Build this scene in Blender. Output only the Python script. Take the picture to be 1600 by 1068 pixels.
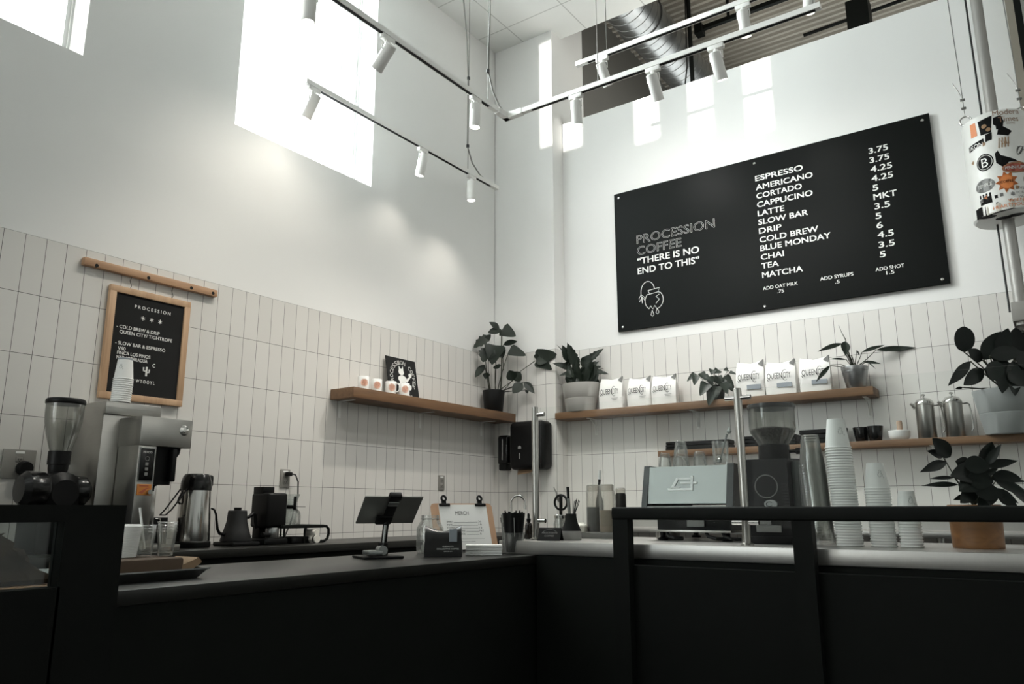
import bpy, bmesh, math, random
from math import pi, sin, cos, radians
from mathutils import Vector, Matrix, Euler
random.seed(7)
S = bpy.context.scene
for o in list(bpy.data.objects): bpy.data.objects.remove(o)
COL = S.collection

# ------------------------------------------------------------------ camera
cam_d = bpy.data.cameras.new('camera'); cam = bpy.data.objects.new('camera', cam_d); COL.objects.link(cam)
CAM = Vector((4.146, -5.5927, 1.1144))
yaw, pitch, roll = radians(35.2406), radians(12.2622), radians(-0.0953)
fw = Vector((-sin(yaw)*cos(pitch), cos(yaw)*cos(pitch), sin(pitch)))
rt = Vector((cos(yaw), sin(yaw), 0)); up = rt.cross(fw)
rt, up = rt*cos(roll)+up*sin(roll), up*cos(roll)-rt*sin(roll)
cam.matrix_world = Matrix(((rt.x, up.x, -fw.x, CAM.x), (rt.y, up.y, -fw.y, CAM.y), (rt.z, up.z, -fw.z, CAM.z), (0, 0, 0, 1)))
cam_d.sensor_width = 36; cam_d.lens = 1205.4/1600*36; cam_d.clip_start = 0.02; cam_d.clip_end = 200
S.camera = cam
# ------------------------------------------------------------------ sky, sun, window daylight, added fill lamps, exposure
S.view_settings.view_transform = 'Standard'; S.view_settings.look = 'None'
S.view_settings.gamma = 1; S.view_settings.use_curve_mapping = False
S.view_settings.exposure = 0.33
S.cycles.transparent_max_bounces = 40
S.cycles.max_bounces = 10
W = bpy.data.worlds.new('overcast_sky'); S.world = W; W.use_nodes = True
bg = W.node_tree.nodes['Background']; bg.inputs[0].default_value = (0.95, 1.0, 0.98, 1); bg.inputs[1].default_value = 3.0
def lamp(name, kind, loc, d, energy, color=(1, 1, 1), **k):
    l = bpy.data.lights.new(name, kind); l.energy = energy; l.color = color
    for a, v in k.items(): setattr(l, a, v)
    o = bpy.data.objects.new(name, l); COL.objects.link(o); o.location = loc
    o.rotation_euler = Vector(d).to_track_quat('-Z', 'Y').to_euler()
    return o
SUN_D = Vector((0.05, 1.0, -0.012))
lamp('low_sun', 'SUN', (4, -12, 6), SUN_D, 6.0, (1, 0.97, 0.92), angle=radians(0.35))
lamp('daylight_near_window', 'AREA', (-0.45, -2.4, 4.7), (1, 0.15, -0.3), 250, (0.89, 0.99, 1), shape='RECTANGLE', size=1.6, size_y=2.2)
lamp('daylight_far_window', 'AREA', (-0.45, -4.6, 4.7), (1, 0.15, -0.3), 60, (0.95, 1, 0.97), shape='RECTANGLE', size=1.6, size_y=2.2)
lamp('fill_back', 'AREA', (0.9, -8.9, 2.0), (0, 1, 0.05), 24, (0.97, 1, 0.96), shape='RECTANGLE', size=1.6, size_y=2.6)  # added fill from behind the camera; the back wall has no opening here
lamp('fill_left', 'AREA', (0.03, -7.1, 3.2), (1, 0.35, 0.0), 70, (0.90, 0.99, 1), shape='RECTANGLE', size=1.5, size_y=3.6)  # added lamp for fill and the steel edge reflection, set before solid wall
lamp('fill_right', 'AREA', (8.9, -2.0, 4.4), (-1, 0, -0.1), 14, (1, 0.97, 0.92), shape='RECTANGLE', size=5, size_y=1.8)  # added soft fill for the left wall, no window on this side
lamp('fill_plenum', 'AREA', (2.0, 1.2, 4.6), (-0.2, 0.25, 1), 14, (1, 0.95, 0.86), shape='RECTANGLE', size=1.6, size_y=1.2)  # added upward fill behind the partition to brighten duct and deck

# ------------------------------------------------------------------ mesh helpers
class MB:
    def __init__(self): self.v = []; self.f = []; self.x = Matrix.Identity(4)
    def at(self, loc=(0, 0, 0), rot=(0, 0, 0), sc=(1, 1, 1)):
        self.x = Matrix.LocRotScale(Vector(loc), Euler(rot), Vector(sc)); return self
    def add(self, vs, fs):
        n = len(self.v); self.v += [self.x @ Vector(p) for p in vs]; self.f += [[i+n for i in q] for q in fs]; return self
    def box(self, x0, x1, y0, y1, z0, z1):
        return self.add([(x0,y0,z0),(x1,y0,z0),(x1,y1,z0),(x0,y1,z0),(x0,y0,z1),(x1,y0,z1),(x1,y1,z1),(x0,y1,z1)],
            [(0,3,2,1),(4,5,6,7),(0,1,5,4),(1,2,6,5),(2,3,7,6),(3,0,4,7)])
    def rbox(self, x0, x1, y0, y1, z0, z1, r=0.005, seg=2):
        b = bmesh.new(); bmesh.ops.create_cube(b, size=1)
        for v in b.verts: v.co = Vector(((x0+x1)/2+v.co.x*(x1-x0), (y0+y1)/2+v.co.y*(y1-y0), (z0+z1)/2+v.co.z*(z1-z0)))
        bmesh.ops.bevel(b, geom=list(b.edges), offset=r, segments=seg, profile=0.5, affect='EDGES')
        return self.bm(b)
    def bm(self, b):
        b.verts.ensure_lookup_table(); b.verts.index_update()
        self.add([tuple(v.co) for v in b.verts], [[v.index for v in f.verts] for f in b.faces]); b.free(); return self
    def mesh(self, me):
        return self.add([tuple(v.co) for v in me.vertices], [list(p.vertices) for p in me.polygons])
    def lathe(self, prof, n=28, sx=1, sy=1, cx=0, cy=0):
        vs = []; fs = []; rings = []
        for r, z in prof:
            if r < 1e-6: rings.append([len(vs)]); vs.append((cx, cy, z))
            else:
                rings.append(list(range(len(vs), len(vs)+n)))
                vs += [(cx+r*sx*cos(2*pi*i/n), cy+r*sy*sin(2*pi*i/n), z) for i in range(n)]
        for a, b in zip(rings, rings[1:]):
            for i in range(n):
                j = (i+1) % n
                if len(a) == 1 and len(b) == 1: continue
                if len(a) == 1: fs.append((a[0], b[i], b[j]))
                elif len(b) == 1: fs.append((a[i], a[j], b[0]))
                else: fs.append((a[i], a[j], b[j], b[i]))
        return self.add(vs, fs)
    def cyl(self, p, q, r, r2=None, n=16): return self.tube([p, q], [r, r if r2 is None else r2], n)
    def tube(self, path, r, n=8, caps=True, closed=False):
        P = [Vector(p) for p in path]; m = len(P)
        R = r if isinstance(r, (list, tuple)) else [r]*m
        vs = []; fs = []; prev = None
        for i, p in enumerate(P):
            if closed: t = (P[(i+1) % m]-P[i-1])
            else: t = P[min(i+1, m-1)]-P[max(i-1, 0)]
            t.normalize()
            if prev is None:
                a = Vector((0, 0, 1)) if abs(t.z) < 0.9 else Vector((1, 0, 0)); nx = t.cross(a).normalized()
            else: nx = (prev-t*prev.dot(t)).normalized()
            prev = nx; ny = t.cross(nx)
            vs += [tuple(p+nx*R[i]*cos(2*pi*k/n)+ny*R[i]*sin(2*pi*k/n)) for k in range(n)]
        for i in range(m if closed else m-1):
            j = (i+1) % m
            for k in range(n): fs.append((i*n+k, i*n+(k+1) % n, j*n+(k+1) % n, j*n+k))
        if caps and not closed: fs += [list(range(n))[::-1], list(range((m-1)*n, m*n))]
        return self.add(vs, fs)
    def sphere(self, c, r, n=14, sz=1):
        k = n//2
        return self.lathe([(r*sin(pi*i/k) if 0 < i < k else 0, c[2]-r*sz*cos(pi*i/k)) for i in range(k+1)], n, cx=c[0], cy=c[1])
    def prism(self, poly, ax, a, b):
        # polygon (p,q) extruded along axis: ax 0: (y,z) along x; 1: (x,z) along y; 2: (x,y) along z
        def mk(p, t): return [(t, p[0], p[1]), (p[0], t, p[1]), (p[0], p[1], t)][ax]
        n = len(poly); vs = [mk(p, a) for p in poly]+[mk(p, b) for p in poly]
        return self.add(vs, [list(range(n))[::-1], list(range(n, 2*n))]+[(i, (i+1) % n, (i+1) % n+n, i+n) for i in range(n)])
    def wrap(self, R, cx=0, cy=0, prof=None):
        # bends verts given as (arc, depth, z) round a vertical axis; R may be a function of z
        for v in self.v:
            rr = (R(v.z) if callable(R) else R); a = v.x/rr; d = rr+v.y
            v.x, v.y = cx+d*sin(a), cy-d*cos(a)
        return self
    def build(self, name, mat, parent=None, loc=(0, 0, 0), rot=(0, 0, 0), smooth=True, ang=38, label=None):
        me = bpy.data.meshes.new(name); me.from_pydata([tuple(p) for p in self.v], [], self.f)
        b = bmesh.new(); b.from_mesh(me); bmesh.ops.recalc_face_normals(b, faces=list(b.faces)); b.to_mesh(me); b.free()
        if smooth:
            for p in me.polygons: p.use_smooth = True
            me.set_sharp_from_angle(angle=radians(ang))
        me.materials.append(mat); o = bpy.data.objects.new(name, me); COL.objects.link(o)
        o.location = loc; o.rotation_euler = rot
        if parent: o.parent = parent
        if label: o['label'] = label
        return o
def tag(o, label, cat, group=None):
    o['label'] = label; o['category'] = cat
    if group: o['group'] = group
    return o
def thing(name, label, cat, loc=(0, 0, 0), rz=0, group=None, rot=None):
    o = bpy.data.objects.new(name, None); COL.objects.link(o); o.empty_display_size = 0.05
    o.location = loc; o.rotation_euler = rot if rot else (0, 0, rz)
    return tag(o, label, cat, group)
def struct(o): o['kind'] = 'structure'; return o
def dup(root, loc, rz=None, label=None, rot=None):
    r = root.copy(); COL.objects.link(r); r.location = loc
    if rz is not None: r.rotation_euler = (0, 0, rz)
    if rot is not None: r.rotation_euler = rot
    if label: r['label'] = label
    for ch in list(root.children):
        c = ch.copy(); COL.objects.link(c); c.parent = r
        for g in list(ch.children):
            d = g.copy(); COL.objects.link(d); d.parent = c
    return r
_tc = {}
def text_mesh(s, bold=0.0, outline=0.0):
    cu = bpy.data.curves.new('tmp', 'FONT'); cu.body = s; cu.size = 1; cu.resolution_u = 4
    if outline: cu.fill_mode = 'NONE'; cu.bevel_depth = outline; cu.bevel_resolution = 0; cu.resolution_u = 3
    else: cu.offset = bold
    ob = bpy.data.objects.new('tmp', cu); COL.objects.link(ob)
    dg = bpy.context.evaluated_depsgraph_get(); dg.update()
    me = bpy.data.meshes.new_from_object(ob.evaluated_get(dg)); bpy.data.objects.remove(ob)
    return me
def add_text(mb, s, x0, x1, z, cap, y=0.0, bold=0.0, outline=0.0, center=False, keep=False):
    """lettering in the local xz plane facing -y, fitted to x0..x1 with cap height"""
    me = text_mesh(s, 0, outline)
    if not me.vertices: return
    xs = [v.co.x for v in me.vertices]; a, b = min(xs), max(xs)
    if keep: sx = cap/0.73; w = (b-a)*sx; x0 = (x0+x1)/2-w/2 if center else x0
    else: sx = (x1-x0)/(b-a)
    sz = cap/0.73; vs = []
    for v in me.vertices: vs.append((x0+(v.co.x-a)*sx, y+v.co.z*min(sx, sz), z+v.co.y*sz))
    fs = [list(p.vertices) for p in me.polygons]; bpy.data.meshes.remove(me)
    for k, (dx, dz) in enumerate([(0, 0)] if not bold or outline else [(-1, -.6), (1, .6), (-1, .6), (1, -.6)]):   # struck several times for weight
        mb.add([(p[0]+dx*bold*cap, p[1]-k*2e-5, p[2]+dz*bold*cap) for p in vs], fs)
def stroke(mb, pts, w, y=0.0):
    """flat pen line in the xz plane"""
    mb.tube([(p[0], y, p[1]) for p in pts], w/2, 6)
def arc(cx, cz, r, a0, a1, n=14, rz=None):
    rz = rz or r
    return [(cx+r*cos(radians(a0+(a1-a0)*i/n)), cz+rz*sin(radians(a0+(a1-a0)*i/n))) for i in range(n+1)]

# ------------------------------------------------------------------ materials
def M(name, c, rough=0.5, metal=0.0, var=0.06, scale=12.0, bump=0.0, stretch=(1, 1, 1), emis=None, trans=0, spec=0.5, alpha=None, coat=0):
    m = bpy.data.materials.new(name); m.use_nodes = True; nt = m.node_tree; b = nt.nodes['Principled BSDF']
    tc = nt.nodes.new('ShaderNodeTexCoord'); mp = nt.nodes.new('ShaderNodeMapping'); mp.inputs['Scale'].default_value = stretch
    nz = nt.nodes.new('ShaderNodeTexNoise'); nz.inputs['Scale'].default_value = scale; nz.inputs['Detail'].default_value = 4
    nt.links.new(tc.outputs['Object'], mp.inputs[0]); nt.links.new(mp.outputs[0], nz.inputs['Vector'])
    mx = nt.nodes.new('ShaderNodeMix'); mx.data_type = 'RGBA'
    mx.inputs[6].default_value = (*[max(0, x*(1-var)) for x in c], 1); mx.inputs[7].default_value = (*[min(1, x*(1+var)) for x in c], 1)
    nt.links.new(nz.outputs[0], mx.inputs[0]); nt.links.new(mx.outputs[2], b.inputs['Base Color'])
    b.inputs['Roughness'].default_value = rough; b.inputs['Metallic'].default_value = metal
    b.inputs['Specular IOR Level'].default_value = spec; b.inputs['Transmission Weight'].default_value = trans
    b.inputs['Coat Weight'].default_value = coat
    if emis: b.inputs['Emission Color'].default_value = (*emis[0], 1); b.inputs['Emission Strength'].default_value = emis[1]
    if bump:
        bp = nt.nodes.new('ShaderNodeBump'); bp.inputs['Strength'].default_value = bump; bp.inputs['Distance'].default_value = 0.01
        nt.links.new(nz.outputs[0], bp.inputs['Height']); nt.links.new(bp.outputs[0], b.inputs['Normal'])
    return m
def glass(name, tint=(1, 1, 1), gloss=0.08, frost=0.0, fr=0.02, k=0.55):
    """thin clear sheet: mostly see-through with a fresnel sheen; frost adds a milky share"""
    m = bpy.data.materials.new(name); m.use_nodes = True; nt = m.node_tree
    for n in list(nt.nodes): nt.nodes.remove(n)
    out = nt.nodes.new('ShaderNodeOutputMaterial'); tr = nt.nodes.new('ShaderNodeBsdfTransparent'); tr.inputs[0].default_value = (*tint, 1)
    gl = nt.nodes.new('ShaderNodeBsdfGlossy'); gl.inputs['Roughness'].default_value = fr
    lw = nt.nodes.new('ShaderNodeLayerWeight'); lw.inputs[0].default_value = 0.25
    mt = nt.nodes.new('ShaderNodeMath'); mt.operation = 'MULTIPLY_ADD'; mt.inputs[1].default_value = k; mt.inputs[2].default_value = gloss
    mt.use_clamp = True
    nt.links.new(lw.outputs['Fresnel'], mt.inputs[0]); mx = nt.nodes.new('ShaderNodeMixShader')
    nt.links.new(mt.outputs[0], mx.inputs[0]); nt.links.new(tr.outputs[0], mx.inputs[1]); nt.links.new(gl.outputs[0], mx.inputs[2])
    res = mx
    if frost:
        df = nt.nodes.new('ShaderNodeBsdfDiffuse'); df.inputs[0].default_value = (0.85, 0.86, 0.84, 1)
        nz = nt.nodes.new('ShaderNodeTexNoise'); nz.inputs['Scale'].default_value = 30
        ml = nt.nodes.new('ShaderNodeMath'); ml.operation = 'MULTIPLY'; ml.inputs[1].default_value = frost*2
        nt.links.new(nz.outputs[0], ml.inputs[0])
        m2 = nt.nodes.new('ShaderNodeMixShader'); nt.links.new(ml.outputs[0], m2.inputs[0])
        nt.links.new(mx.outputs[0], m2.inputs[1]); nt.links.new(df.outputs[0], m2.inputs[2]); res = m2
    nt.links.new(res.outputs[0], out.inputs[0]); return m
def tile_mat(name, u, off, c1, c2, mortar, bw, bh, ms, rough=0.22, v='Z'):
    m = bpy.data.materials.new(name); m.use_nodes = True; nt = m.node_tree; b = nt.nodes['Principled BSDF']
    tc = nt.nodes.new('ShaderNodeTexCoord'); sp = nt.nodes.new('ShaderNodeSeparateXYZ'); nt.links.new(tc.outputs['Object'], sp.inputs[0])
    cb = nt.nodes.new('ShaderNodeCombineXYZ')
    for k, (axis, o) in enumerate(((u, off[0]), (v, off[1]))):
        a = nt.nodes.new('ShaderNodeMath'); a.operation = 'SUBTRACT'; a.inputs[1].default_value = o
        nt.links.new(sp.outputs[axis], a.inputs[0]); nt.links.new(a.outputs[0], cb.inputs[k])
    br = nt.nodes.new('ShaderNodeTexBrick'); br.offset = 0; br.squash = 1
    br.inputs['Scale'].default_value = 1; br.inputs['Brick Width'].default_value = bw; br.inputs['Row Height'].default_value = bh
    br.inputs['Mortar Size'].default_value = ms; br.inputs['Mortar Smooth'].default_value = 0.1; br.inputs['Bias'].default_value = 0
    br.inputs['Color1'].default_value = (*c1, 1); br.inputs['Color2'].default_value = (*c2, 1); br.inputs['Mortar'].default_value = (*mortar, 1)
    nt.links.new(cb.outputs[0], br.inputs['Vector']); nt.links.new(br.outputs['Color'], b.inputs['Base Color'])
    rr = nt.nodes.new('ShaderNodeMapRange'); rr.inputs[3].default_value = rough; rr.inputs[4].default_value = 0.8
    nt.links.new(br.outputs['Fac'], rr.inputs[0]); nt.links.new(rr.outputs[0], b.inputs['Roughness'])
    nz = nt.nodes.new('ShaderNodeTexNoise'); nz.inputs['Scale'].default_value = 9; nt.links.new(tc.outputs['Object'], nz.inputs['Vector'])
    bp = nt.nodes.new('ShaderNodeBump'); bp.inputs['Strength'].default_value = 0.06; bp.inputs['Distance'].default_value = 0.01
    nt.links.new(nz.outputs[0], bp.inputs['Height']); nt.links.new(bp.outputs[0], b.inputs['Normal'])
    return m
def wood_mat(name, c1, c2, axis=0, rough=0.5, sc=1.0):
    m = bpy.data.materials.new(name); m.use_nodes = True; nt = m.node_tree; b = nt.nodes['Principled BSDF']
    tc = nt.nodes.new('ShaderNodeTexCoord'); mp = nt.nodes.new('ShaderNodeMapping')
    s = [22*sc]*3; s[axis] = 1.6*sc; mp.inputs['Scale'].default_value = s
    nz = nt.nodes.new('ShaderNodeTexNoise'); nz.inputs['Scale'].default_value = 1.5; nz.inputs['Detail'].default_value = 8; nz.inputs['Distortion'].default_value = 0.6
    rp = nt.nodes.new('ShaderNodeValToRGB'); rp.color_ramp.elements[0].position = 0.3; rp.color_ramp.elements[1].position = 0.72
    rp.color_ramp.elements[0].color = (*c1, 1); rp.color_ramp.elements[1].color = (*c2, 1)
    nt.links.new(tc.outputs['Object'], mp.inputs[0]); nt.links.new(mp.outputs[0], nz.inputs['Vector'])
    nt.links.new(nz.outputs[0], rp.inputs[0]); nt.links.new(rp.outputs[0], b.inputs['Base Color'])
    bp = nt.nodes.new('ShaderNodeBump'); bp.inputs['Strength'].default_value = 0.15; bp.inputs['Distance'].default_value = 0.004
    nt.links.new(nz.outputs[0], bp.inputs['Height']); nt.links.new(bp.outputs[0], b.inputs['Normal'])
    b.inputs['Roughness'].default_value = rough; return m
WALL = M('painted_wall', (0.80, 0.795, 0.775), 0.75, var=0.012, scale=3)
CEIL = tile_mat('ceiling_panel', 'X', (0.33, -0.27), (0.76, 0.765, 0.74), (0.74, 0.745, 0.72), (0.5, 0.5, 0.48), 0.61, 0.61, 0.006, 0.85, v='Y')
TILE_C = ((0.72, 0.70, 0.665), (0.685, 0.665, 0.63), (0.05, 0.045, 0.04))
TW = 0.1009; TH = 0.3048; ZT = 2.485
TILE_L = tile_mat('tile_left', 'Y', (-4.0887, ZT-10*TH), *TILE_C, TW, TH, 0.0013)
TILE_R = tile_mat('tile_right', 'X', (1.0001-10*TW, ZT-10*TH), *TILE_C, TW, TH, 0.0013)
TILE_P = tile_mat('tile_pilaster', 'X', (0.0503-10*TW, ZT-10*TH), *TILE_C, TW, TH, 0.0013)
TILE_PS = tile_mat('tile_pilaster_side', 'Y', (0.0-10*TW, ZT-10*TH), *TILE_C, TW, TH, 0.0013)
BLACK = M('black_laminate', (0.012, 0.0135, 0.012), 0.6, var=0.1, spec=0.06)
BLACKTOP = M('black_counter_top', (0.014, 0.014, 0.012), 0.33, var=0.2, scale=5, spec=0.35)
BLACKMET = M('black_painted_steel', (0.009, 0.010, 0.009), 0.5, var=0.1, spec=0.08)
PLASTIC = M('black_plastic', (0.006, 0.006, 0.006), 0.40, var=0.1, spec=0.18)
PLASTIC_G = M('glossy_black_plastic', (0.006, 0.006, 0.006), 0.18, var=0.1, spec=0.35)
RUBBER = M('dark_rubber', (0.014, 0.014, 0.014), 0.6)
STEEL = M('brushed_steel', (0.42, 0.41, 0.385), 0.30, 1.0, var=0.05, scale=4, stretch=(1, 1, 60))
STEELX = M('brushed_steel_edge', (0.52, 0.51, 0.49), 0.38, 1.0, var=0.05, scale=3, stretch=(60, 1, 1))
CHROME = M('polished_steel', (0.62, 0.61, 0.59), 0.14, 1.0, var=0.02)
SILVER = M('silver_panel', (0.30, 0.315, 0.305), 0.38, 0.85, var=0.03, scale=3)
GALV = M('galvanised_metal', (0.34, 0.345, 0.345), 0.34, 1.0, var=0.2, scale=18)
GREYPOT = M('grey_ceramic', (0.25, 0.26, 0.255), 0.5, var=0.05)
BEIGEPOT = M('pale_grey_planter', (0.33, 0.32, 0.295), 0.6, var=0.05)
WHITEPAINT = M('white_powder_coat', (0.80, 0.79, 0.76), 0.4, var=0.02)
PAPER = M('white_paper', (0.82, 0.82, 0.80), 0.6, var=0.02)
CREAM = M('cream_paper', (0.80, 0.77, 0.70), 0.7, var=0.02)
BAGWHITE = M('white_bag', (0.78, 0.77, 0.74), 0.5, var=0.06, scale=9, bump=0.25)
INK = M('black_ink', (0.009, 0.009, 0.009), 0.7, spec=0.2)
CHALK = M('white_lettering', (0.80, 0.80, 0.77), 0.7, var=0.02)
BOARD = M('menu_panel', (0.0055, 0.0065, 0.006), 0.42, var=0.15, scale=2, spec=0.08)
FELT = M('black_felt', (0.008, 0.008, 0.008), 0.95, var=0.3, scale=200)
OAK = wood_mat('oak_shelf', (0.125, 0.066, 0.032), (0.21, 0.118, 0.06), 0)
OAKY = wood_mat('oak_shelf_left', (0.115, 0.058, 0.026), (0.19, 0.10, 0.046), 1)
PINE = wood_mat('light_wood', (0.44, 0.27, 0.155), (0.58, 0.38, 0.23), 2)
PINEY = wood_mat('light_wood_rail', (0.36, 0.20, 0.11), (0.50, 0.30, 0.17), 1)
CLIPW = wood_mat('clipboard_wood', (0.46, 0.27, 0.16), (0.55, 0.35, 0.22), 2)
WALNUT = wood_mat('planter_wood', (0.15, 0.065, 0.022), (0.26, 0.12, 0.04), 0)
CARD = M('brown_board', (0.075, 0.046, 0.027), 0.8, var=0.2)
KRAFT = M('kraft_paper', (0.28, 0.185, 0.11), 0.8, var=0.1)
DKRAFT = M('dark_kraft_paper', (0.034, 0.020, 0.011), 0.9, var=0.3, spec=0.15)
LEAF = M('dark_leaf', (0.012, 0.018, 0.012), 0.42, var=0.3, scale=20, spec=0.25)
LEAF2 = M('grey_green_leaf', (0.030, 0.040, 0.031), 0.4, var=0.3, scale=20)
LEAF3 = M('near_black_leaf', (0.007, 0.010, 0.008), 0.35, var=0.3, scale=20, spec=0.25)
STEM = M('plant_stem', (0.030, 0.034, 0.020), 0.6)
SOIL = M('potting_soil', (0.015, 0.011, 0.008), 0.95, var=0.5, scale=80, bump=0.5)
ORANGE = M('orange_print', (0.72, 0.26, 0.10), 0.6)
RUST = M('rust_red_print', (0.42, 0.10, 0.045), 0.6)
GREYINK = M('grey_print', (0.22, 0.22, 0.21), 0.6)
BLUEGREY = M('blue_grey_print', (0.27, 0.30, 0.325), 0.6)
OUTLET = M('outlet_grey', (0.24, 0.23, 0.21), 0.45)
PANE = glass('window_glass', (1, 1, 1), 0.02)
GUARD = glass('guard_glass', (0.975, 0.985, 0.98), 0.0, k=0.12)
CLEAR = glass('clear_glass', (0.97, 0.98, 0.975), 0.05, frost=0.05, fr=0.03)
HOPPER = glass('hopper_plastic', (0.82, 0.82, 0.80), 0.05, frost=0.04, fr=0.1)
CLEARCUP = glass('clear_cup_plastic', (0.93, 0.93, 0.92), 0.06, frost=0.035, fr=0.1)
BOTTLE = glass('squeeze_bottle_plastic', (0.9, 0.88, 0.85), 0.03, frost=0.14, fr=0.2)
LENS = M('lamp_lens', (0.9, 0.9, 0.85), 0.5, emis=((1, 0.96, 0.88), 9.0))
DECK = M('bare_roof_deck', (0.36, 0.335, 0.29), 0.7, var=0.35, scale=3, stretch=(0.5, 4, 1))
DARKGREY = M('plenum_grey', (0.17, 0.165, 0.15), 0.8, var=0.06, scale=2)
FLOORM = M('dark_concrete_floor', (0.055, 0.052, 0.048), 0.5, var=0.2, scale=4)
COFFEE = M('roasted_beans', (0.035, 0.022, 0.014), 0.5, var=0.6, scale=120, bump=0.8)
SYRUP = M('dark_syrup', (0.016, 0.014, 0.012), 0.3)
AMBER = M('amber_syrup', (0.26, 0.20, 0.12), 0.3)
CORD = M('black_cord', (0.01, 0.01, 0.01), 0.5)
WIRE = M('steel_wire', (0.18, 0.175, 0.165), 0.4, 0.8)
GREYCORD = M('grey_braided_cord', (0.20, 0.195, 0.18), 0.6)
BROWNGLASS = M('brown_bottle_glass', (0.012, 0.008, 0.005), 0.08)
PIPE = M('grey_painted_pipe', (0.33, 0.32, 0.30), 0.45, 0.3)

# ------------------------------------------------------------------ the room
def slab(name, mat, *boxes):
    m = MB()
    for b in boxes: m.box(*b)
    return struct(m.build(name, mat, smooth=False))
slab('floor', FLOORM, (-0.3, 9.2, -9.3, 6.5, -0.1, 0))
HC = 7.2
w1 = (-2.855, -1.62, 3.585, 5.36); w2 = (-5.06, -3.827, 3.575, 5.36)
T = -0.255
slab('wall_left', WALL, (T, -0.008, -9.3, w2[0], 0, HC), (T, -0.008, w2[1], w1[0], 0, HC), (T, -0.008, w1[1], 0.0, 0, HC),
     (T, -0.008, w2[0], w2[1], 0, w2[2]), (T, -0.008, w2[0], w2[1], w2[3], HC), (T, -0.008, w1[0], w1[1], 0, w1[2]), (T, -0.008, w1[0], w1[1], w1[3], HC))
slab('trim_1', TILE_L, (-0.008, 0.0, -8.9, 0.0, 0.9, ZT))
slab('wall_pilaster', WALL, (T, 0.652, 0.008, 0.60, 0, HC))
slab('trim_2', TILE_P, (0.0, 0.660, 0.0, 0.008, 0.9, ZT))
slab('trim_3', TILE_PS, (0.652, 0.660, 0.008, 0.174, 0.9, ZT))
slab('wall_right', WALL, (0.652, 9.0, 0.182, 0.32, 0, 4.69))
slab('trim_4', TILE_R, (0.660, 4.03, 0.174, 0.182, 0.6, ZT))
slab('ceiling', CEIL, (-0.1, 9.1, -9.2, 0.182, 5.6, 5.66))
slab('wall_light_block', DARKGREY, (-0.1, 9.1, 0.15, 0.182, 5.66, HC))  # unseen strip added to block light above the ceiling edge
slab('wall_plenum', DARKGREY, (-0.2, 0.3, 0.60, 6.4, 3.5, HC), (-0.2, 9, 6.3, 6.4, 3, HC))
# back wall with four unseen slots, added to shape the sun bars on the right wall
slots = [(0.53, 0.86, 4.42, 5.55), (1.41, 1.63, 4.27, 5.3), (1.915, 2.115, 4.17, 5.3), (2.395, 2.60, 4.06, 5.3)]
YB = -9.0; dxs = SUN_D.x*(0.174-YB); dzs = SUN_D.z*(0.174-YB)
m = MB(); xs = -0.3
for a, b, z0, z1 in slots:
    a -= dxs; b -= dxs; z0 -= dzs; z1 -= dzs
    m.box(xs, a, YB-0.1, YB, 0, HC); m.box(a, b, YB-0.1, YB, 0, z0); m.box(a, b, YB-0.1, YB, z1, HC); xs = b
m.box(xs, 9.2, YB-0.1, YB, 0, HC)
struct(m.build('wall_back', WALL, smooth=False))
slab('wall_far_right', WALL, (9.0, 9.15, -9.2, 6.4, 0, HC))
for i, (y0, y1, z0, z1) in enumerate((w1, w2), 1):
    fr = MB()
    x0, x1 = -0.255, -0.205
    fr.box(x0, x1, y0, y0+0.035, z0, z1).box(x0, x1, y1-0.035, y1, z0, z1).box(x0, x1, y0, y1, z0, z0+0.035).box(x0, x1, y0, y1, z1-0.035, z1)
    fr.box(x0+0.03, x1+0.012, y1-0.012, y1, z0, z1)
    w = struct(fr.build('window_%d' % i, M('window_frame_%d' % i, (0.62, 0.63, 0.62), 0.4)))
    MB().box(-0.233, -0.229, y0+0.03, y1-0.03, z0+0.03, z1-0.03).build('pane', PANE, w)
# ------------------------------------------------------------------ plenum above the partition wall
m = MB(); n = 60; y0, y1, x0, x1 = 0.2, 6.3, 0.0, 9.0
pr = []
for i in range(n):
    a = y0+(y1-y0)*i/n; s = (y1-y0)/n
    pr += [(a, 6.85), (a+s*0.30, 6.85), (a+s*0.45, 6.81), (a+s*0.85, 6.81)]
pr += [(y1, 6.85)]
vs = [(x0, p, z) for p, z in pr]+[(x1, p, z) for p, z in pr]; k = len(pr)
m.add(vs, [(i, i+1, i+1+k, i+k) for i in range(k-1)])
struct(m.build('ceiling_deck', DECK, smooth=False))
d = thing('spiral_duct', 'galvanised spiral air duct running above the top edge of the menu wall', 'duct', (1.17, 0, 6.02))
prof = []; m = MB(); R = 0.235; yy = 0.25; path = []; rad = []
while yy < 5.9:
    for dy, dr in ((0, 0), (0.10, 0), (0.104, 0.006), (0.112, 0.006), (0.116, 0)):
        path.append((0, yy+dy+0.0, 0)); rad.append(R+dr)
    yy += 0.1165
m.tube(path, rad, 32); m.build('duct_shell', GALV, d)
MB().tube([(0, 0.9, 0), (0, 0.93, 0), (0, 0.96, 0)], R+0.016, 32).build('joint_band', GALV, d)
t = thing('strut_channel', 'black strut rail hanging level under the bare roof deck above the track lights', 'rail', (1.62, 2.18, 6.55))
MB().box(-0.28, 2.6, -0.025, 0.025, -0.025, 0.025).build('channel', BLACKMET, t)
MB().box(-0.34, -0.25, -0.06, 0.06, -0.07, 0.05).build('end_bracket', BLACKMET, t)
m = MB()
for x in (0.05, 1.3): MB().cyl((x, 0, 0.026), (x, 0, 0.25), 0.018).build('hanger_rod', BLACKMET, t)
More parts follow.
